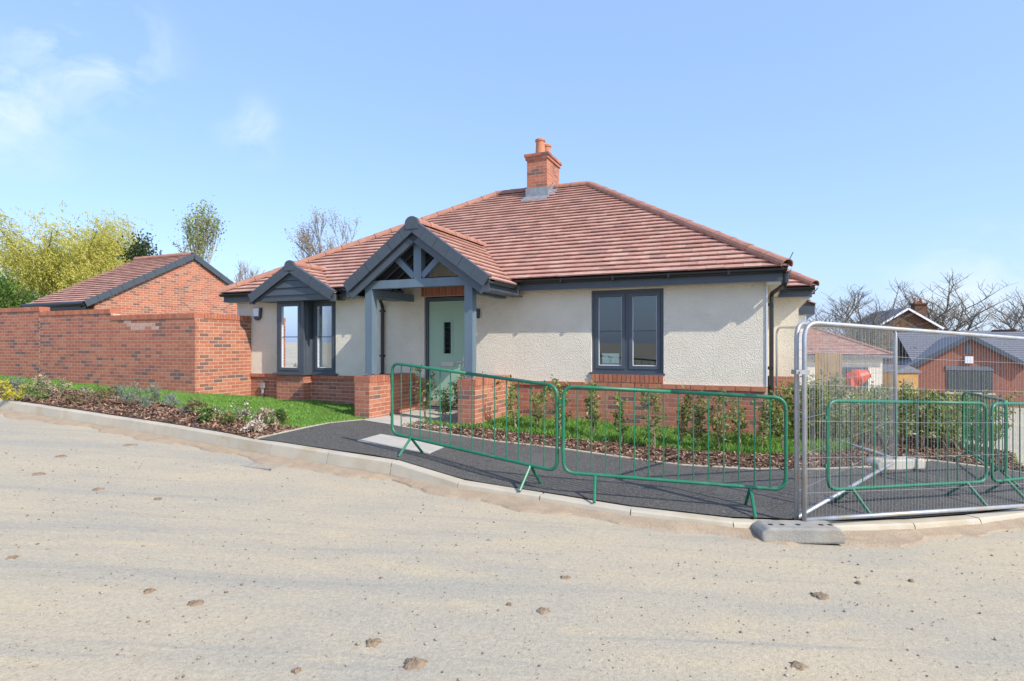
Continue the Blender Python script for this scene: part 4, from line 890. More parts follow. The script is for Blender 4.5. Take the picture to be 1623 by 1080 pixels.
tile_plane((0, -.25, GE - .25 * gs), (1, 0, 0), (0, 1, gs), [(-GL_ - .1, 0), (.05, 0), (.05, (GW + .25) * gq), (-GL_ - .1, (GW + .25) * gq)], gt, groof)
tile_plane((0, 2 * GW + .25, GE - .25 * gs), (-1, 0, 0), (0, -1, gs), [(-.05, 0), (GL_ + .1, 0), (GL_ + .1, (GW + .25) * gq), (-.05, (GW + .25) * gq)], gt, groof)
emit_tiles(gt, GA); cap_tiles((-GL_ - .1, GW, GR), (.05, GW, GR), groof, 'ridge_tile')
for s in (-1, 1):
    d = Vector((0, s, -gs)).normalized(); nn = Vector((0, s * gs, 1)).normalized(); k = 10; Lg = (GW + .3) * gq
    for i in range(k): MB().obox(Vector((.075, GW, GR)) + d * (Lg * (i + .5) / k) - nn * .02, Vector((.02, 0, 0)), d * (Lg / k / 2 - .004), nn * .09).build('verge_cap', M['verge'], GA)
MB().box((-GL_ - .1, -.27, GE - .33), (.04, -.25, GE - .15)).build('fascia', M['black'], GA)
mb = MB(); mb.tube([(-GL_ - .1, -.32, GE - .17), (.04, -.32, GE - .17)], .06, 8); mb.tube([(-.15, -.3, GE - .2), (-.15, -.06, GE - .5), (-.15, -.06, 1)], .035, 6); mb.build('gutter', M['black'], GA)

# ================================================================= BARRIERS AND SITE FENCE
def barrier(a, b, label, dz=0.0, nb=14, za=None, zb=None):
    a, b = Vector(a), Vector(b); za = Hz(*a) if za is None else za; zb = Hz(*b) if zb is None else zb
    t = thing('crowd_barrier', label, 'barrier', (a.x, a.y, za + .012), math.atan2(b.y - a.y, b.x - a.x), 'green steel pedestrian barriers')
    Lb = (b - a).length; sl_ = (zb - za) / Lb; P = lambda x, z, y=0: Vector((x, y, z + sl_ * x)); z0, z1 = .205, 1.08
    pts = rounded([P(Lb / 2, z1), P(Lb, z1), P(Lb, z0), P(0, z0), P(0, z1), P(Lb / 2 - .001, z1)], .12, 6)
    MB().tube(pts, .0185, 8).build('frame', M['green'], t, smooth=True)
    for i in range(nb): x = Lb * (i + 1) / (nb + 1); MB().tube([P(x, z0), P(x, z1)], .0065, 6).build('bar', M['green'], t)
    for x in (.32, Lb - .32):
        for s in (-1, 1):
            gx_, gy_ = a.x + (b - a).normalized().x * x - (b - a).normalized().y * s * .21, a.y + (b - a).normalized().y * x + (b - a).normalized().x * s * .21
            zg = Hz(gx_, gy_) - za
            MB().tube([P(x, z0, 0), (x, s * .21, zg + .004)], .016, 7).build('leg', M['green'], t)
    for z in (.42, .9): MB().box((-.035, -.008, z), (-.012, .008, z + .04)).build('hook', M['green'], t)
    return t
barrier((-1.49, 7.29), (.46, 5.99), 'green barrier standing beside the pale access cover', za=.275, zb=.085)
barrier((.52, 5.95), (2.60, 5.57), 'green barrier between the access cover barrier and the grey fence post', za=.085, zb=.0)
barrier((3.11, 5.78), (5.30, 6.56), 'green barrier behind the long roadside mesh panel', nb=14)
barrier((5.38, 6.58), (7.4, 7.55), 'green barrier hooked on after the one behind the mesh panel', nb=14, za=Hz(5.38, 6.58), zb=Hz(5.38, 6.58) - .1)
barrier((6.02, 7.15), (7.0, 9.1), 'green barrier turned end on beside the driveway', nb=14, za=Hz(6.0, 7.1), zb=Hz(6.0, 7.1) - .05)
def heras(a, b, za, zb, h, label, nv=70):
    a, b = Vector(a), Vector(b); Lb = (b - a).length; sl_ = (zb - za) / Lb
    t = thing('mesh_fence_panel', label, 'fence panel', (a.x, a.y, za), math.atan2(b.y - a.y, b.x - a.x), 'temporary site fence panels')
    P = lambda x, z, y=0: Vector((x, y, z + sl_ * x))
    MB().tube(rounded([P(0, -.12), P(0, h), P(Lb, h), P(Lb, -.12)], .16, 7), .0205, 10).build('frame', M['galv'], t, smooth=True)
    MB().tube([P(0, .06), P(Lb, .06)], .0205, 10).build('bottom_rail', M['galv'], t, smooth=True)
    mb = MB()
    for i in range(nv):
        x = Lb * (i + 1) / (nv + 1); j = R_.uniform(-.006, .006); top = h - (.05 if min(x, Lb - x) < .1 else 0)
        mb.tube([P(x, .06), P(x + j, h * .5, R_.uniform(-.01, .01)), P(x, top)], .0013, 3, cap=False)
    mb.build('wire_infill', M['wire'], t, kind='stuff')
    for z in (.30, .62, .95, 1.28, 1.58):
        if z < h - .1: MB().tube([P(0, z), P(Lb * .5, z - .012), P(Lb, z)], .0019, 4).build('cross_wire', M['wire'], t)
    return t
heras((2.63, 5.28), (5.86, 6.39), -.04, -.20, 1.84, 'long grey mesh fence panel standing along the roadside kerb', nv=78)
heras((2.59, 5.34), (5.09, 7.80), -.04, -.02, 1.83, 'grey mesh fence panel running from the roadside block towards the hedge', nv=78)
heras((5.14, 7.86), (5.05, 11.2), 0.0, .09, 1.83, 'grey mesh fence panel reaching the bungalow behind the hedge', nv=78)
cl = MB(); cl.box((2.55, 5.26, 1.33), (2.67, 5.36, 1.37)); cl.tube([(2.58, 5.24, 1.35), (2.58, 5.38, 1.35)], .01, 6); o = cl.build('fence_clip', M['galv']); o['label'] = 'steel clip joining the two fence panels at the roadside post'; o['category'] = 'clip'
fb = thing('fence_block', 'grey concrete block foot on the road holding the mesh fence posts', 'fence foot', (2.52, 5.19, Rz(2.5, 5.19)), math.radians(-1))
m_ = MB(); prof = [(-.35, .0), (-.36, .09), (-.30, .135), (.31, .135), (.37, .09), (.36, .0)]
m_.prism([(x, -.13, z) for x, z in prof], (0, .26, 0)); bo = m_.build('block', M['concrete'], fb)
bv = bo.modifiers.new('b', 'BEVEL'); bv.width = .018; bv.segments = 2
for x in (-.24, -.14, .0, .2, .28): MB().tube([(x, -.02, .1355), (x, -.02, .1375)], .022, 10).build('socket', M['rubber'], fb)
fb2 = thing('fence_block', 'grey concrete block foot at the back corner of the fence', 'fence foot', (5.12, 7.85, Hz(5.12, 7.85)), math.radians(10))
m_ = MB(); m_.prism([(x, -.12, z) for x, z in prof], (0, .24, 0)); bo = m_.build('block', M['slab'], fb2); bv = bo.modifiers.new('b', 'BEVEL'); bv.width = .018; bv.segments = 2

# ================================================================= PLANTS
def leaf_arrays(c, size, up=.3, asp=.5, droop=None):
    n = len(c); u = NR.normal(size=(n, 3)); 
    if droop is not None: u = u * .35 + np.asarray(droop)
    u /= np.linalg.norm(u, axis=1)[:, None]; w = np.cross(u, NR.normal(size=(n, 3)) + [0, 0, up]); w /= np.linalg.norm(w, axis=1)[:, None]
    nn = np.cross(u, w); s = size[:, None]; a = asp
    v = np.stack([c, c + u * s * .5 + w * s * a * .5 + nn * s * .08, c + u * s, c + u * s * .5 - w * s * a * .5 + nn * s * .08], 1).reshape(-1, 3)
    return v, np.arange(n)[:, None] * 4 + np.array([[0, 1, 2, 3]])
def foliage(name, c, size, mats, parent, probs=None, **k):
    v, f = leaf_arrays(np.asarray(c), np.asarray(size), **k); mi = NR.choice(len(mats), len(c), p=probs)
    return link(name, fastmesh(name, v, f, mats, mi), parent)
def sapling(x, y, h, label, group, bushy=1.0, dens=1.0, z=None):
    z = Hz(x, y) if z is None else z; t = thing('hedge_plant', label, 'shrub', (x, y, z), R_.uniform(0, 6), group); mb = MB(); cs = []; ns = R_.choice((2, 3, 3)) if bushy < 1.5 else 5
    for s in range(ns):
        a = R_.uniform(0, 6.28); lean = R_.uniform(.03, .16) * bushy; hh = h * R_.uniform(.7, 1.0); pts = []
        for k in range(7):
            q = k / 6; pts.append(Vector((math.cos(a) * lean * q * 1.4 + R_.uniform(-.015, .015), math.sin(a) * lean * q * 1.4 + R_.uniform(-.015, .015), hh * q)))
        mb.tube(pts, [.009 - .006 * k / 6 for k in range(7)], 5, cap=False)
        for k in range(int(26 * hh * dens)):
            q = R_.uniform(.22, 1.0); i = min(5, int(q * 6)); p = pts[i].lerp(pts[i + 1], q * 6 - i); an = R_.uniform(0, 6.28); ln = R_.uniform(.05, .17) * bushy * (1.2 - .7 * q)
            e = p + Vector((math.cos(an) * ln, math.sin(an) * ln, R_.uniform(.0, .1)))
            mb.tube([p, e], [.003, .0015], 3, cap=False)
            for m in range(R_.randint(5, 9)):
                pp_ = p.lerp(e, R_.uniform(.15, 1.1)); cs.append((pp_.x + R_.gauss(0, .012), pp_.y + R_.gauss(0, .012), pp_.z + R_.gauss(0, .012)))
    mb.build('stem', M['stem'], t)
    pr_ = np.array([[.46, .3, .2, .04], [.35, .2, .4, .05], [.3, .34, .12, .24], [.5, .3, .18, .02]][R_.choice((0, 0, 1, 2, 3))]); foliage('leaves', cs, NR.uniform(.036, .066, len(cs)), LM['privet'], t, probs=pr_, up=.8, asp=.55)
row = [(673, 664), (704, 669), (732, 664), (747, 668), (768, 672), (819, 684), (854, 684), (890, 692), (941, 699), (985, 707), (1037, 714), (1077, 714), (1105, 717), (1139, 721), (1175, 721), (1206, 724), (1240, 724)]
hts = [.98, .72, .8, .86, .84, .82, .8, 1.0, .9, .85, .95, .82, .78, .85, .8, .95, .92]
labs = ['young hedge shrub between the porch piers and green barrier', 'young hedge shrub with bare pale stems below the front window']
for i, ((px, py), h) in enumerate(zip(row, hts)):
    c = G(px, py, .2); sapling(c.x, c.y, h, 'young leafy hedge shrub ' + ('in front of the porch opening' if i < 2 else 'in front of the brick pier right of the door' if i < 5 else 'before the wall between porch and front window' if i < 8 else 'below the two light front window' if i < 12 else 'before the wall between front window and corner downpipe'), 'young hedge row along the bungalow front', R_.uniform(.85, 1.25), 1.25)
for i in range(22):
    q = i / 21; x = 4.6 + 4.0 * q + R_.uniform(-.12, .12); y = 9.15 + 1.35 * q + (.55 if i % 2 else -.1) + R_.uniform(-.12, .12)
    sapling(x, y, R_.uniform(.88, 1.18), 'dense hedge shrub behind the mesh fence panels', 'hedge shrubs behind the mesh fence', 1.9, 1.5)
def mound(px, py, wpx, kind, label, hr=.75, n=420, size=(.025, .05), e=.21, spiky=False, probs=None):
    c = G(px, py, e); r = wpx / 2 / F * c.y; t = thing('bedding_shrub', label, 'shrub', (c.x, c.y, Hz(c.x, c.y)), 0, None); mats = LM[kind]; pts = []; mb = MB()
    for k in range(14):
        a = R_.uniform(0, 6.28); rr = r * R_.uniform(.3, .9); mb.tube([(0, 0, 0), (rr * .5 * math.cos(a), rr * .5 * math.sin(a), r * hr * .7), (rr * math.cos(a), rr * math.sin(a), r * hr * 1.3 * R_.uniform(.7, 1))], [.005, .003, .0015], 4, cap=False)
    mb.build('stem', M['stem'], t)
    cl = [(R_.uniform(0, 6.28), R_.uniform(.2, .85), R_.uniform(.3, 1)) for _ in range(11)]
    for k in range(n):
        a, b, zz = R_.choice(cl); pts.append((r * b * math.cos(a) + R_.gauss(0, r * .17), r * b * math.sin(a) + R_.gauss(0, r * .17), max(.02, r * 2 * hr * zz * (1.1 - .5 * b) + R_.gauss(0, r * .15))))
    foliage('leaves', pts, NR.uniform(*size, n), mats, t, up=.6, asp=.22 if spiky else .6, probs=probs, droop=(0, 0, .5) if spiky else None)
P3 = [.34, .22, .44]
for a in [(4, 624, 30, 'yellow', 'yellow leaved shrub beside the grey lavender at the bed end'), (24, 622, 36, 'silver', 'grey lavender mound between the yellow shrubs', .7, 600, (.03, .06), .21, True),
          (20, 634, 28, 'yellow', 'low yellow shrub spreading towards the kerb'), (40, 626, 22, 'yellow', 'small yellow shrub next to the pink hebe'), (66, 628, 40, 'pink', 'pink flowering shrub beside the yellow shrubs', .8, 520, (.025, .05), .21, False, P3),
          (52, 636, 36, 'glossy', 'dark glossy green shrub in front of the pink shrub'), (93, 632, 40, 'pink', 'cream and pink flowering shrub with tan tips', .75, 520, (.025, .05), .21, False, P3), (119, 641, 22, 'bronze', 'small tan tipped shrub standing alone in bark'),
          (136, 631, 18, 'white', 'small pale topped shrub on the lawn edge', .9, 300, (.025, .045), .21, False, P3), (158, 642, 34, 'bronze', 'bronze twiggy shrub left of the big silver mound'), (181, 632, 22, 'bronze', 'dark bronze shrub on the lawn edge behind silver mound'),
          (203, 645, 46, 'silver', 'largest silvery green mound in the roadside bed', .75, 900, (.03, .06), .21, True), (243, 641, 36, 'silver', 'silver grey mound beside the largest silvery mound', .75, 600, (.03, .06), .21, True), (232, 649, 24, 'silver', 'low silver shrub in front of the two silvery mounds', .6, 300, (.03, .05), .21, True),
          (271, 647, 28, 'blue', 'pale blue grey shrub between silver mound and bronze shrub', .8, 500, (.03, .055), .21, True), (308, 656, 34, 'bronze', 'brown leaved shrub next to the blue grey shrub', .85), (288, 655, 16, 'blue', 'tiny blue grey plant beside the brown leaved shrub', .7, 160, (.025, .04), .21, True),
          (326, 670, 34, 'glossy', 'glossy lime edged shrub in front of the brown leaved shrub', .8, 480, (.03, .06)), (346, 664, 32, 'pink', 'peach flowering shrub beside the glossy lime shrub', .75, 420, (.025, .05), .21, False, [.15, .2, .65]), (362, 674, 24, 'red', 'small shrub with a red shoot in the bark bed', .8, 300, (.03, .055), .21, False, [.2, .8]),
          (384, 668, 34, 'white', 'white flowering shrub between the red shoot and mophead', .85, 480, (.025, .05), .21, False, [.25, .2, .55]), (402, 686, 30, 'white', 'whitest low mophead shrub closest to the tarmac edging', .8, 520, (.025, .045), .21, False, [.6, .25, .15]),
          (420, 676, 38, 'pink', 'pink mophead shrub beside the whitest mophead', .85, 620, (.025, .05), .21, False, P3), (441, 673, 30, 'glossy', 'dark green shrub at the bed corner by the tarmac', .9, 420, (.03, .06))]: mound(*a)

# trees
def tree(name, label, cat, base, h, kind, seed, levels=4, spread=.55, trunk_r=None, leafn=6000, leafs=(.1, .2), bark='bark', bare=False, crown=None, upb=.35, group=None, first=.3, asp=.55, twig=.012, wide=1.0):
    rr = random.Random(seed); t = thing(name, label, cat, base, 0, group); mb = MB(); tips = []; r0 = trunk_r or h * .018
    def grow(p, d, L_, r, lv):
        k = 4; pts = [p]; dd = d.copy()
        for i in range(k):
            dd = (dd + Vector((rr.gauss(0, .13), rr.gauss(0, .13), rr.gauss(.03, .08)))).normalized(); pts.append(pts[-1] + dd * L_ / k)
        mb.tube(pts, [max(twig * .6, r * (1 - .4 * i / k)) for i in range(k + 1)], 6 if lv < 2 else 4 if lv < 3 else 3, cap=False)
        if lv >= levels: tips.append((pts, L_)); return
        nb = rr.randint(3, 4) if lv else rr.randint(5, 7)
        for i in range(nb):
            q = rr.uniform(first if lv == 0 else .3, 1.0); j = min(k - 1, int(q * k)); o_ = pts[j].lerp(pts[j + 1], q * k - j)
            a = rr.uniform(0, 6.28); side = Vector((math.cos(a), math.sin(a), upb)).normalized(); nd = (dd * (1 - spread) + side * spread).normalized()
            grow(o_, nd, L_ * rr.uniform(.5, .72), r * .55, lv + 1)
        grow(pts[-1], dd, L_ * .55, r * .55, lv + 1)
    grow(Vector((0, 0, -.2)), Vector((rr.uniform(-.05, .05), 0, 1)), h * .5, r0, 0)
    mx_ = max(max(p.z for p in ps) for ps, _ in tips); allt = [p for ps, _ in tips for p in ps]
    mX = sum(p.x for p in allt) / len(allt); mY = sum(p.y for p in allt) / len(allt); mZ = sum(p.z for p in allt) / len(allt)
    for ps, _ in tips:
        for p in ps: k_ = max(0, p.z) / mZ; p.x = (p.x - mX * k_) * wide; p.y = (p.y - mY * k_) * wide
    mb.v = [((v[0] - mX * max(0, v[2]) / mZ) * wide, (v[1] - mY * max(0, v[2]) / mZ) * wide, v[2]) for v in mb.v]
    mb.v = [(v[0] * h / mx_, v[1] * h / mx_, v[2] * h / mx_) for v in mb.v]; sc_ = h / mx_
    mb.build('trunk', M[bark], t)
    if leafn:
        c = []
        for _ in range(leafn):
            ps, l_ = rr.choice(tips); p = rr.choice(ps[1:]) * sc_; s_ = l_ * .25 * sc_ + .05; c.append((p.x + rr.gauss(0, s_), p.y + rr.gauss(0, s_), p.z + rr.gauss(0, s_)))
        foliage('crown', c, NR.uniform(*leafs, leafn), LM[kind], t, asp=asp)
    return t
def at(px, D): return (px - CX) / F * D, D
def zt(py, D): return EYE + (CY - py) / F * D
# weeping willow
wx_, wy_ = at(92, 36); wz = 1.2
t = thing('willow_tree', 'large yellow green weeping willow behind the garden wall', 'tree', (wx_, wy_, wz), 0)
mb = MB(); rr = random.Random(5); starts = []
mb.tube([(0, 0, -.3), (.1, 0, 1.5), (0, .1, 3.0)], [.38, .3, .26], 8)
for i in range(24):
    a = rr.uniform(0, 6.28); el = rr.uniform(.45, 1.3); L_ = rr.uniform(4.2, 6.6); pts = [Vector((0, .1, 2.6))]; d = Vector((math.cos(a) * math.cos(el), math.sin(a) * math.cos(el), math.sin(el)))
    for k in range(6): d = (d + Vector((rr.gauss(.06, .12), rr.gauss(0, .12), -.10))).normalized(); pts.append(pts[-1] + d * L_ / 6); starts.append(pts[-1]) if k > 1 else None
    mb.tube(pts, [.14, .11, .08, .06, .045, .03, .02], 5, cap=False)
mb.build('trunk', M['bark'], t); c = []
for s in range(4300):
    p = rr.choice(starts) + Vector((rr.gauss(0, .55), rr.gauss(0, .55), rr.gauss(.25, .4))); d = Vector((rr.uniform(-.3, 1.0), rr.gauss(0, .4), rr.uniform(-.2, .2))); n = rr.randint(14, 26)
    for k in range(n): d = (d + Vector((0.02, 0, -.09))).normalized(); p = p + d * .085; c.append((p.x + rr.gauss(0, .03), p.y + rr.gauss(0, .03), p.z))
foliage('crown', c, NR.uniform(.11, .2, len(c)), LM['willow'], t, probs=[.5, .25, .25], asp=.34, droop=(.35, 0, -.45))
def bush(px, py_top, D, wpx, base, kind, label, n=5000, size=(.1, .2), name='bush'):
    x, y = at(px, D); r = wpx / 2 / F * D; zt_ = zt(py_top, D); t = thing(name, label, 'bush', (x, y, base), 0); h = zt_ - base; mb = MB()
    for k in range(9): a = R_.uniform(0, 6.28); mb.tube([(0, 0, -.2), (r * .4 * math.cos(a), r * .4 * math.sin(a), h * .5), (r * .8 * math.cos(a), r * .8 * math.sin(a), h * .85)], [.05, .03, .01], 4, cap=False)
    mb.build('stem', M['bark'], t); cl = [(R_.uniform(-1, 1), R_.uniform(-.6, .6), R_.uniform(.15, .95)) for _ in range(26)]; c = []
    for k in range(n):
        a, b, q = R_.choice(cl); q2 = q * (1 - .35 * a * a); c.append((r * a + R_.gauss(0, r * .13), r * b + R_.gauss(0, r * .13), max(.05, h * q2 + R_.gauss(0, h * .08))))
    foliage('leaves', c, NR.uniform(*size, n), LM[kind], t)
bush(15, 436, 30, 130, .9, 'bush', 'bright green bush in front of the weeping willow', 6500)
bush(110, 452, 31, 120, .9, 'bush', 'green bush under the willow beside the garage roof', 4500)
tree('conifer_tree', 'small dark evergreen tree poking above the garage roof', 'tree', (*at(234, 34), 1.2), zt(374, 34) - 1.2, 'dark', 3, levels=3, leafn=3800, leafs=(.12, .24), spread=.5, wide=.45)
tree('birch_tree', 'tall fresh green birch behind the garage', 'tree', (*at(318, 32), 1.0), zt(318, 32) - 1.0, 'birch', 14, levels=4, leafn=2300, leafs=(.09, .17), bark='birchbark', spread=.40, upb=.7, twig=.009, first=.15, wide=.5)
tree('birch_tree', 'brown catkin covered birch rising over the bungalow eaves', 'tree', (*at(506, 32), 1.0), zt(326, 32) - 1.0, 'tan', 23, levels=4, leafn=2600, leafs=(.05, .11), bark='birchbark', spread=.42, upb=.6, twig=.009, wide=.7)
tree('birch_tree', 'thin bare twiggy tree between the garage gable and bungalow', 'tree', (*at(384, 34), 1.0), zt(408, 34) - 1.0, 'tan', 31, levels=4, leafn=300, leafs=(.05, .1), bark='birchbark', spread=.42, upb=.7, twig=.011)
for i, (px, py, D, hh_, lab) in enumerate([(1338, 446, 52, 0, 'bare branching tree beside the bungalow eaves'), (1392, 440, 54, 0, 'bare multi stemmed tree behind the red roofed house'), (1452, 434, 56, 0, 'tallest bare tree behind the brown gable'), (1512, 446, 54, 0, 'bare leaning tree beside the brown chimney'), (1640, 450, 52, 0, 'bare tree at the end of the grey slate roof')]):
    x, y = at(px, D); b = -2.6; tree('bare_tree', lab, 'tree', (x, y, b), zt(py, D) - b, 'grey', 40 + i, levels=4, leafn=500, leafs=(.05, .11), spread=.6, upb=.4, twig=.013, first=.2, trunk_r=.15, bark='farbark', wide=1.5)
# hedge mass far right
for i, (px, top, D, w, k) in enumerate([(1445, 560, 36, 70, 'grey'), (1425, 505, 44, 110, 'grey'), (1375, 520, 46, 90, 'grey')]): bush(px, top, D, w, -2.3, k, ['green shrub beside the ochre shed', 'tall dull green thicket below the brown gable', 'dull thicket above the red hipped roof'][i], 3000, (.12, .25))

# ================================================================= FAR BUILDINGS
def P2(px, py, D): return Vector(((px - CX) / F * D, D, zt(py, D)))
# red hipped bungalow
D = 30.0; ax = (1290 - CX) / F * D; bx = (1424 - CX) / F * D; gz = -1.75; ez = zt(563, D); T = thing('hipped_house', 'pale rendered house with red hipped roof beyond the hedge', 'house', (bx, D, gz), -TH)
T.matrix_basis = Matrix.Translation((bx - .3, D, gz)) @ Matrix.Rotation(math.radians(-8), 4, 'Z')
e = ez - gz; wm = MB(); wm.box((-6.5, .3, 0), (-.35, 7, e)); wm.build('wall', M['render'], T); MB().box((-6.52, .27, 0), (-.33, 7.02, .45)).build('plinth', M['farbrick'], T)
rmb = MB(); hz_ = 1.75; rmb.add([(-7, 0, e), (0, 0, e), (0, 7.4, e), (-7, 7.4, e), (-3.4, 3.7, e + hz_), (-4.2, 3.7, e + hz_)], [(0, 1, 4, 5), (1, 2, 4), (2, 3, 5, 4), (3, 0, 5)]); ro = rmb.build('roof', M['under'], T); ft = []
gsl = hz_ / 3.7; gq = math.sqrt(1 + gsl ** 2)
tile_plane((0, 0, e + .01), (1, 0, 0), (0, 1, gsl), [(-7, 0), (0, 0), (-3.4, 3.7 * gq), (-4.2, 3.7 * gq)], ft, ro); sx_ = hz_ / 3.4; sq = math.sqrt(1 + sx_ ** 2); tile_plane((0, 0, e + .01), (0, 1, 0), (-1, 0, sx_), [(0, 0), (7.4, 0), (3.7, 3.4 * sq)], ft, ro)
emit_tiles(ft, T, 0); cap_tiles((0, 0, e + .03), (-3.4, 3.7, e + hz_), ro, 'hip_tile'); MB().box((-7, -.03, e - .16), (.0, .0, e - .01)).build('fascia', M['slate'], T)
for x0, x1 in ((-2.75, -1.05),):
    f = MB().box((x0, .24, .9), (x1, .299, 2.15)).build('window', M['anth'], T)
    for k in range(3): w_ = (x1 - x0) / 3; MB().box((x0 + w_ * k + .06, .225, .97), (x0 + w_ * (k + 1) - .06, .239, 2.08)).build('pane', M['glass'], f)
MB().box((-3.3, .26, 0.1), (-2.9, .299, 2.1)).build('door', M['white'], T)
# timber fence in front of it
D = 24.0; tf = thing('timber_fence', 'upright timber board fence beside the bungalow gable end', 'fence', (*at(1292, D), zt(640, D)), 0)
hgt = zt(560, D) - zt(640, D); MB().box((0, .03, .3), (1.15, .07, .4)).box((0, .03, hgt - .4), (1.15, .07, hgt - .3)).build('rail', M['timber'], tf)
for k in range(9): MB().box((k * .125, -.0, 0), (k * .125 + .112, .028, hgt + R_.uniform(-.04, .03))).build('board', M['timber'], tf)
# orange cement mixer
D = 23.0; x, y = at(1357, D); cm_ = thing('cement_mixer', 'bright orange cement mixer parked behind the hedge', 'mixer', (x, y, zt(632, D)), .3)
prof = [(-.34, .16), (-.30, .26), (-.05, .32), (.10, .32), (.45, .17), (.47, .19)]; ax_ = Vector((.75, -.45, .35)).normalized()
MB().tube([Vector((0, 0, .82)) + ax_ * a for a, r in prof], [r for a, r in prof], 14).build('drum', M['orange'], cm_)
MB().tube([(-.4, -.28, 0), (-.1, -.1, .6), (.1, -.28, 0)], .03, 6).tube([(-.4, .28, 0), (-.1, .1, .6), (.1, .28, 0)], .03, 6).tube([(-.1, -.38, .75), (-.1, .38, .75)], .035, 6).build('frame', M['orange'], cm_)
MB().box((-.42, -.15, .5), (-.15, .15, .8)).build('motor_housing', M['orange'], cm_)
for s in (-1, 1): MB().tube([(-.3, s * .3, .15), (-.3, s * .36, .15)], .15, 14).build('wheel', M['rubber'], cm_)
# gabled brick house with slate roof
D = 32.0; k = D / F; gz = zt(648, D); GH = thing('gabled_house', 'red brick house with grey slate roof and front gable', 'house', (*at(1535, D), gz), -TH * .9)
hwid = 74 * k; ez = zt(580, D) - gz; az = zt(533, D) - gz; xr = hwid
m_ = MB(); m_.prism([(-hwid + .15, 0, 0), (hwid - .1, 0, 0), (hwid - .1, 0, ez), (0, 0, az - .12), (-hwid + .15, 0, ez)], (0, 3, 0)); m_.box((-hwid + .2, 2.2, 0), (9, 8, ez)); m_.build('wall', M['farbrick'], GH)
rm = MB(); rz2 = zt(527, D + 4) - gz
rm.add([(-hwid + .25, 1.2, ez + .05), (9.5, 1.2, ez + .05), (9.5, 5.2, rz2), (-hwid + .25, 5.2, rz2), (-hwid + .25, 9, ez), (9.5, 9, ez)], [(0, 1, 2, 3), (3, 2, 5, 4)])
for s in (-1, 1): rm.add([(s * (hwid + .05), -.25, ez - .02), (s * (hwid + .05), 4, ez - .02), (0, 4, az), (0, -.25, az)], [(0, 1, 2, 3) if s > 0 else (3, 2, 1, 0)])
ro = rm.build('roof', M['slate'], GH)
cs_ = MB(); rn = math.hypot(4.0, rz2 - ez); nrow = 15
for r in range(nrow):
    q0 = r / nrow; yy = 1.2 + 4.0 * q0; zz = ez + .05 + (rz2 - ez - .05) * q0; cs_.obox(((9.5 - hwid + .27) / 2, yy + .13, zz + .075), ((9.5 + hwid - .27) / 2, 0, 0), (0, .15, .15 * (rz2 - ez) / 4 * .8), (0, -.008, .012))
cs_.build('slate_course', M['slate'], GH)
for s in (-1, 1): MB().bar((s * (hwid + .1), -.27, ez - .06), (0, -.27, az - .02), .05, .22).build('barge_board', M['anth'], GH)
wx0, wx1 = -29 * k, 31 * k; wz0, wz1 = zt(622, D) - gz, zt(588, D) - gz
wf = MB(); wf.box((wx0, -.03, wz0), (wx1, .02, wz1)); wf_ = wf.build('window', M['anth'], GH)
for i in range(4): w_ = (wx1 - wx0) / 4; MB().box((wx0 + w_ * i + .05, -.045, wz0 + .06), (wx0 + w_ * (i + 1) - .05, -.031, wz1 - .06)).build('pane', M['glass'], wf_)
MB().box((wx0 - .1, -.1, wz0 - .12), (wx1 + .1, -.001, wz0 - .01)).build('sill', M['soffit'], GH); MB().box((wx0 - .05, -.05, wz1 + .02), (wx1 + .05, -.001, wz1 + .25)).build('lintel', M['slate'], GH)
MB().box((-.18, -.12, zt(576, D) - gz), (.18, -.001, zt(565, D) - gz)).build('alarm_box', M['white'], GH); MB().box((-.14, -.03, zt(560, D) - gz), (.14, -.001, zt(546, D) - gz)).build('vent_slot', M['slate'], GH)
MB().box((hwid + .2, 2.12, 0.1), (hwid + 1.1, 2.199, 2.1)).build('door', M['anth'], GH)
# taller brown house
D = 50.0; k = D / F; gz = -3.2; BH = thing('tall_house', 'taller brown brick house with white edged gable and chimney', 'house', (*at(1437, D), gz), math.radians(-12))
az = zt(488, D) - gz; ez = zt(517, D) - gz; hb = 2.35
MB().prism([(-hb, 0, 0), (hb, 0, 0), (hb, 0, ez), (0, 0, az - .15), (-hb, 0, ez)], (0, 7, 0)).build('wall', M['darkbrick'], BH)
rm = MB()
for s in (-1, 1): rm.add([(s * (hb + .3), -.3, ez - .15), (s * (hb + .3), 7.2, ez - .15), (0, 7.2, az), (0, -.3, az)], [(0, 1, 2, 3) if s > 0 else (3, 2, 1, 0)]); MB().bar((s * (hb + .3), -.32, ez - .25), (0, -.32, az - .1), .05, .16).build('barge_board', M['white'], BH)
rm.build('roof', M['slate'], BH)
cbx = MB().box((1.55, 2.2, az - 1.4), (2.45, 3.1, az + .40)).box((1.45, 2.1, az + .401), (2.55, 3.2, az + .55)).build('chimney', M['darkbrick'], BH)
for x in (1.75, 2.2): MB().tube([(x, 2.65, az + .55), (x, 2.65, az + .95)], [.14, .11], 10).build('chimney_pot', M['pot'], cbx)
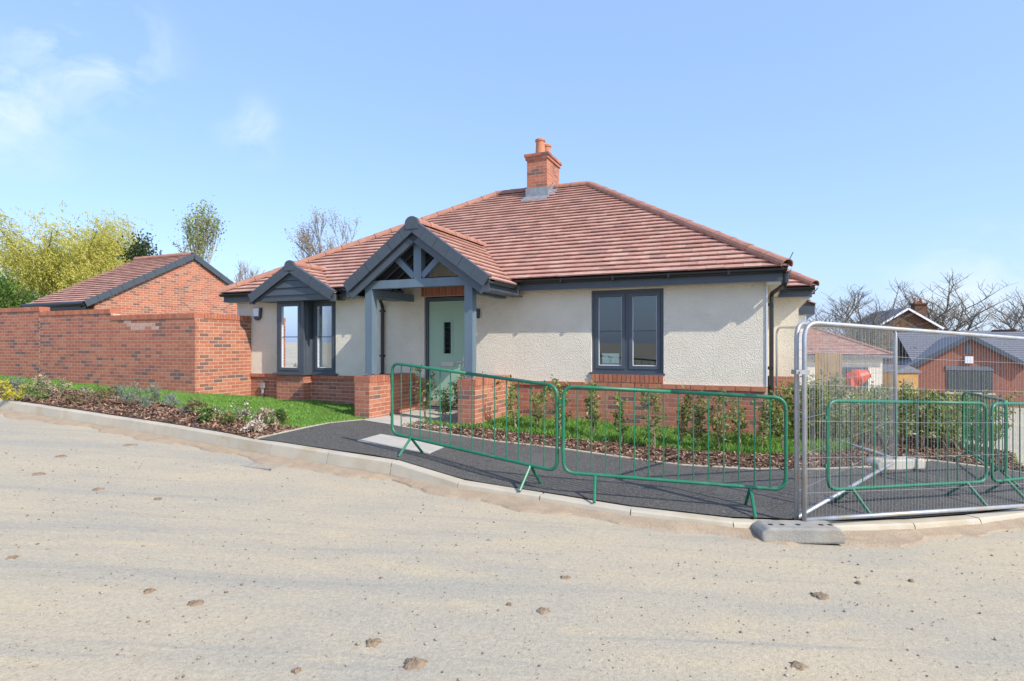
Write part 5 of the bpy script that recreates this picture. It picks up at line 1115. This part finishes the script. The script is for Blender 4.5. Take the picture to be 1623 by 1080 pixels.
# ochre shed, distant roof, wheelbarrow
D = 31.0; sh = thing('shed', 'small ochre boarded shed between the far houses', 'shed', (*at(1440, D), -1.9), .2); MB().box((-.75, 0, 0), (.6, 1.6, 2.0)).build('wall', M['ochre'], sh); MB().prism([(-.85, -.1, 2.0), (.7, -.1, 2.0), (.7, -.1, 2.08), (-.1, -.1, 2.4), (-.85, -.1, 2.08)], (0, 1.9, 0)).build('roof', M['slate'], sh)
MB().box((-.3, -.03, 0), (.3, -.001, 1.7)).build('door', M['timber'], sh)
D = 48.0; dr = thing('distant_house', 'distant grey roofed house past the slate roof', 'house', (*at(1608, D), -2.8), 0); e = zt(545, D) + 2.8; a_ = zt(523, D) + 2.8
MB().box((-2, 0, 0), (6, 6, e)).build('wall', M['farbrick'], dr); MB().add([(-2.3, -.2, e), (6.3, -.2, e), (6.3, 3, a_), (-2.3, 3, a_), (-2.3, 6.3, e), (6.3, 6.3, e)], [(0, 1, 2, 3), (3, 2, 5, 4)]) 
m_ = MB(); m_.add([(-2.3, -.2, e), (6.3, -.2, e), (6.3, 3, a_), (-2.3, 3, a_), (-2.3, 6.3, e), (6.3, 6.3, e)], [(0, 1, 2, 3), (3, 2, 5, 4)]); m_.build('roof', M['slate'], dr)
MB().prism([(-1.0, -.25, e - .2), (1.0, -.25, e - .2), (0, -.25, a_ + .05)], (0, 2.5, 0)).build('dormer_gable', M['darkbrick'], dr)
D = 22.0; wb = thing('wheelbarrow', 'wheelbarrow with yellow handle left behind the hedge', 'wheelbarrow', (*at(1512, D), zt(650, D)), .4)
m_ = MB(); m_.add([(-.3, -.25, .3), (.3, -.25, .3), (.3, .25, .3), (-.3, .25, .3), (-.45, -.33, .62), (.42, -.33, .55), (.42, .33, .55), (-.45, .33, .62)], MB.BOXF); m_.build('tray', M['black'], wb)
for s in (-1, 1): MB().tube([(.4, s * .1, .2), (-.3, s * .25, .3), (-.85, s * .28, .75)], .022, 6).build('handle', M['yellow'], wb)
MB().tube([(.5, -.05, .2), (.5, .05, .2)], .2, 14).build('wheel', M['rubber'], wb)

o = MB().bar((5.35, 7.98, Hz(5.35, 7.98) + .03), (5.95, 8.50, Hz(5.95, 8.5) + .035), .05, .05).build('timber_offcut', M['soffit']); o['label'] = 'pale timber offcut lying on the bed edging by the fence corner'; o['category'] = 'timber'
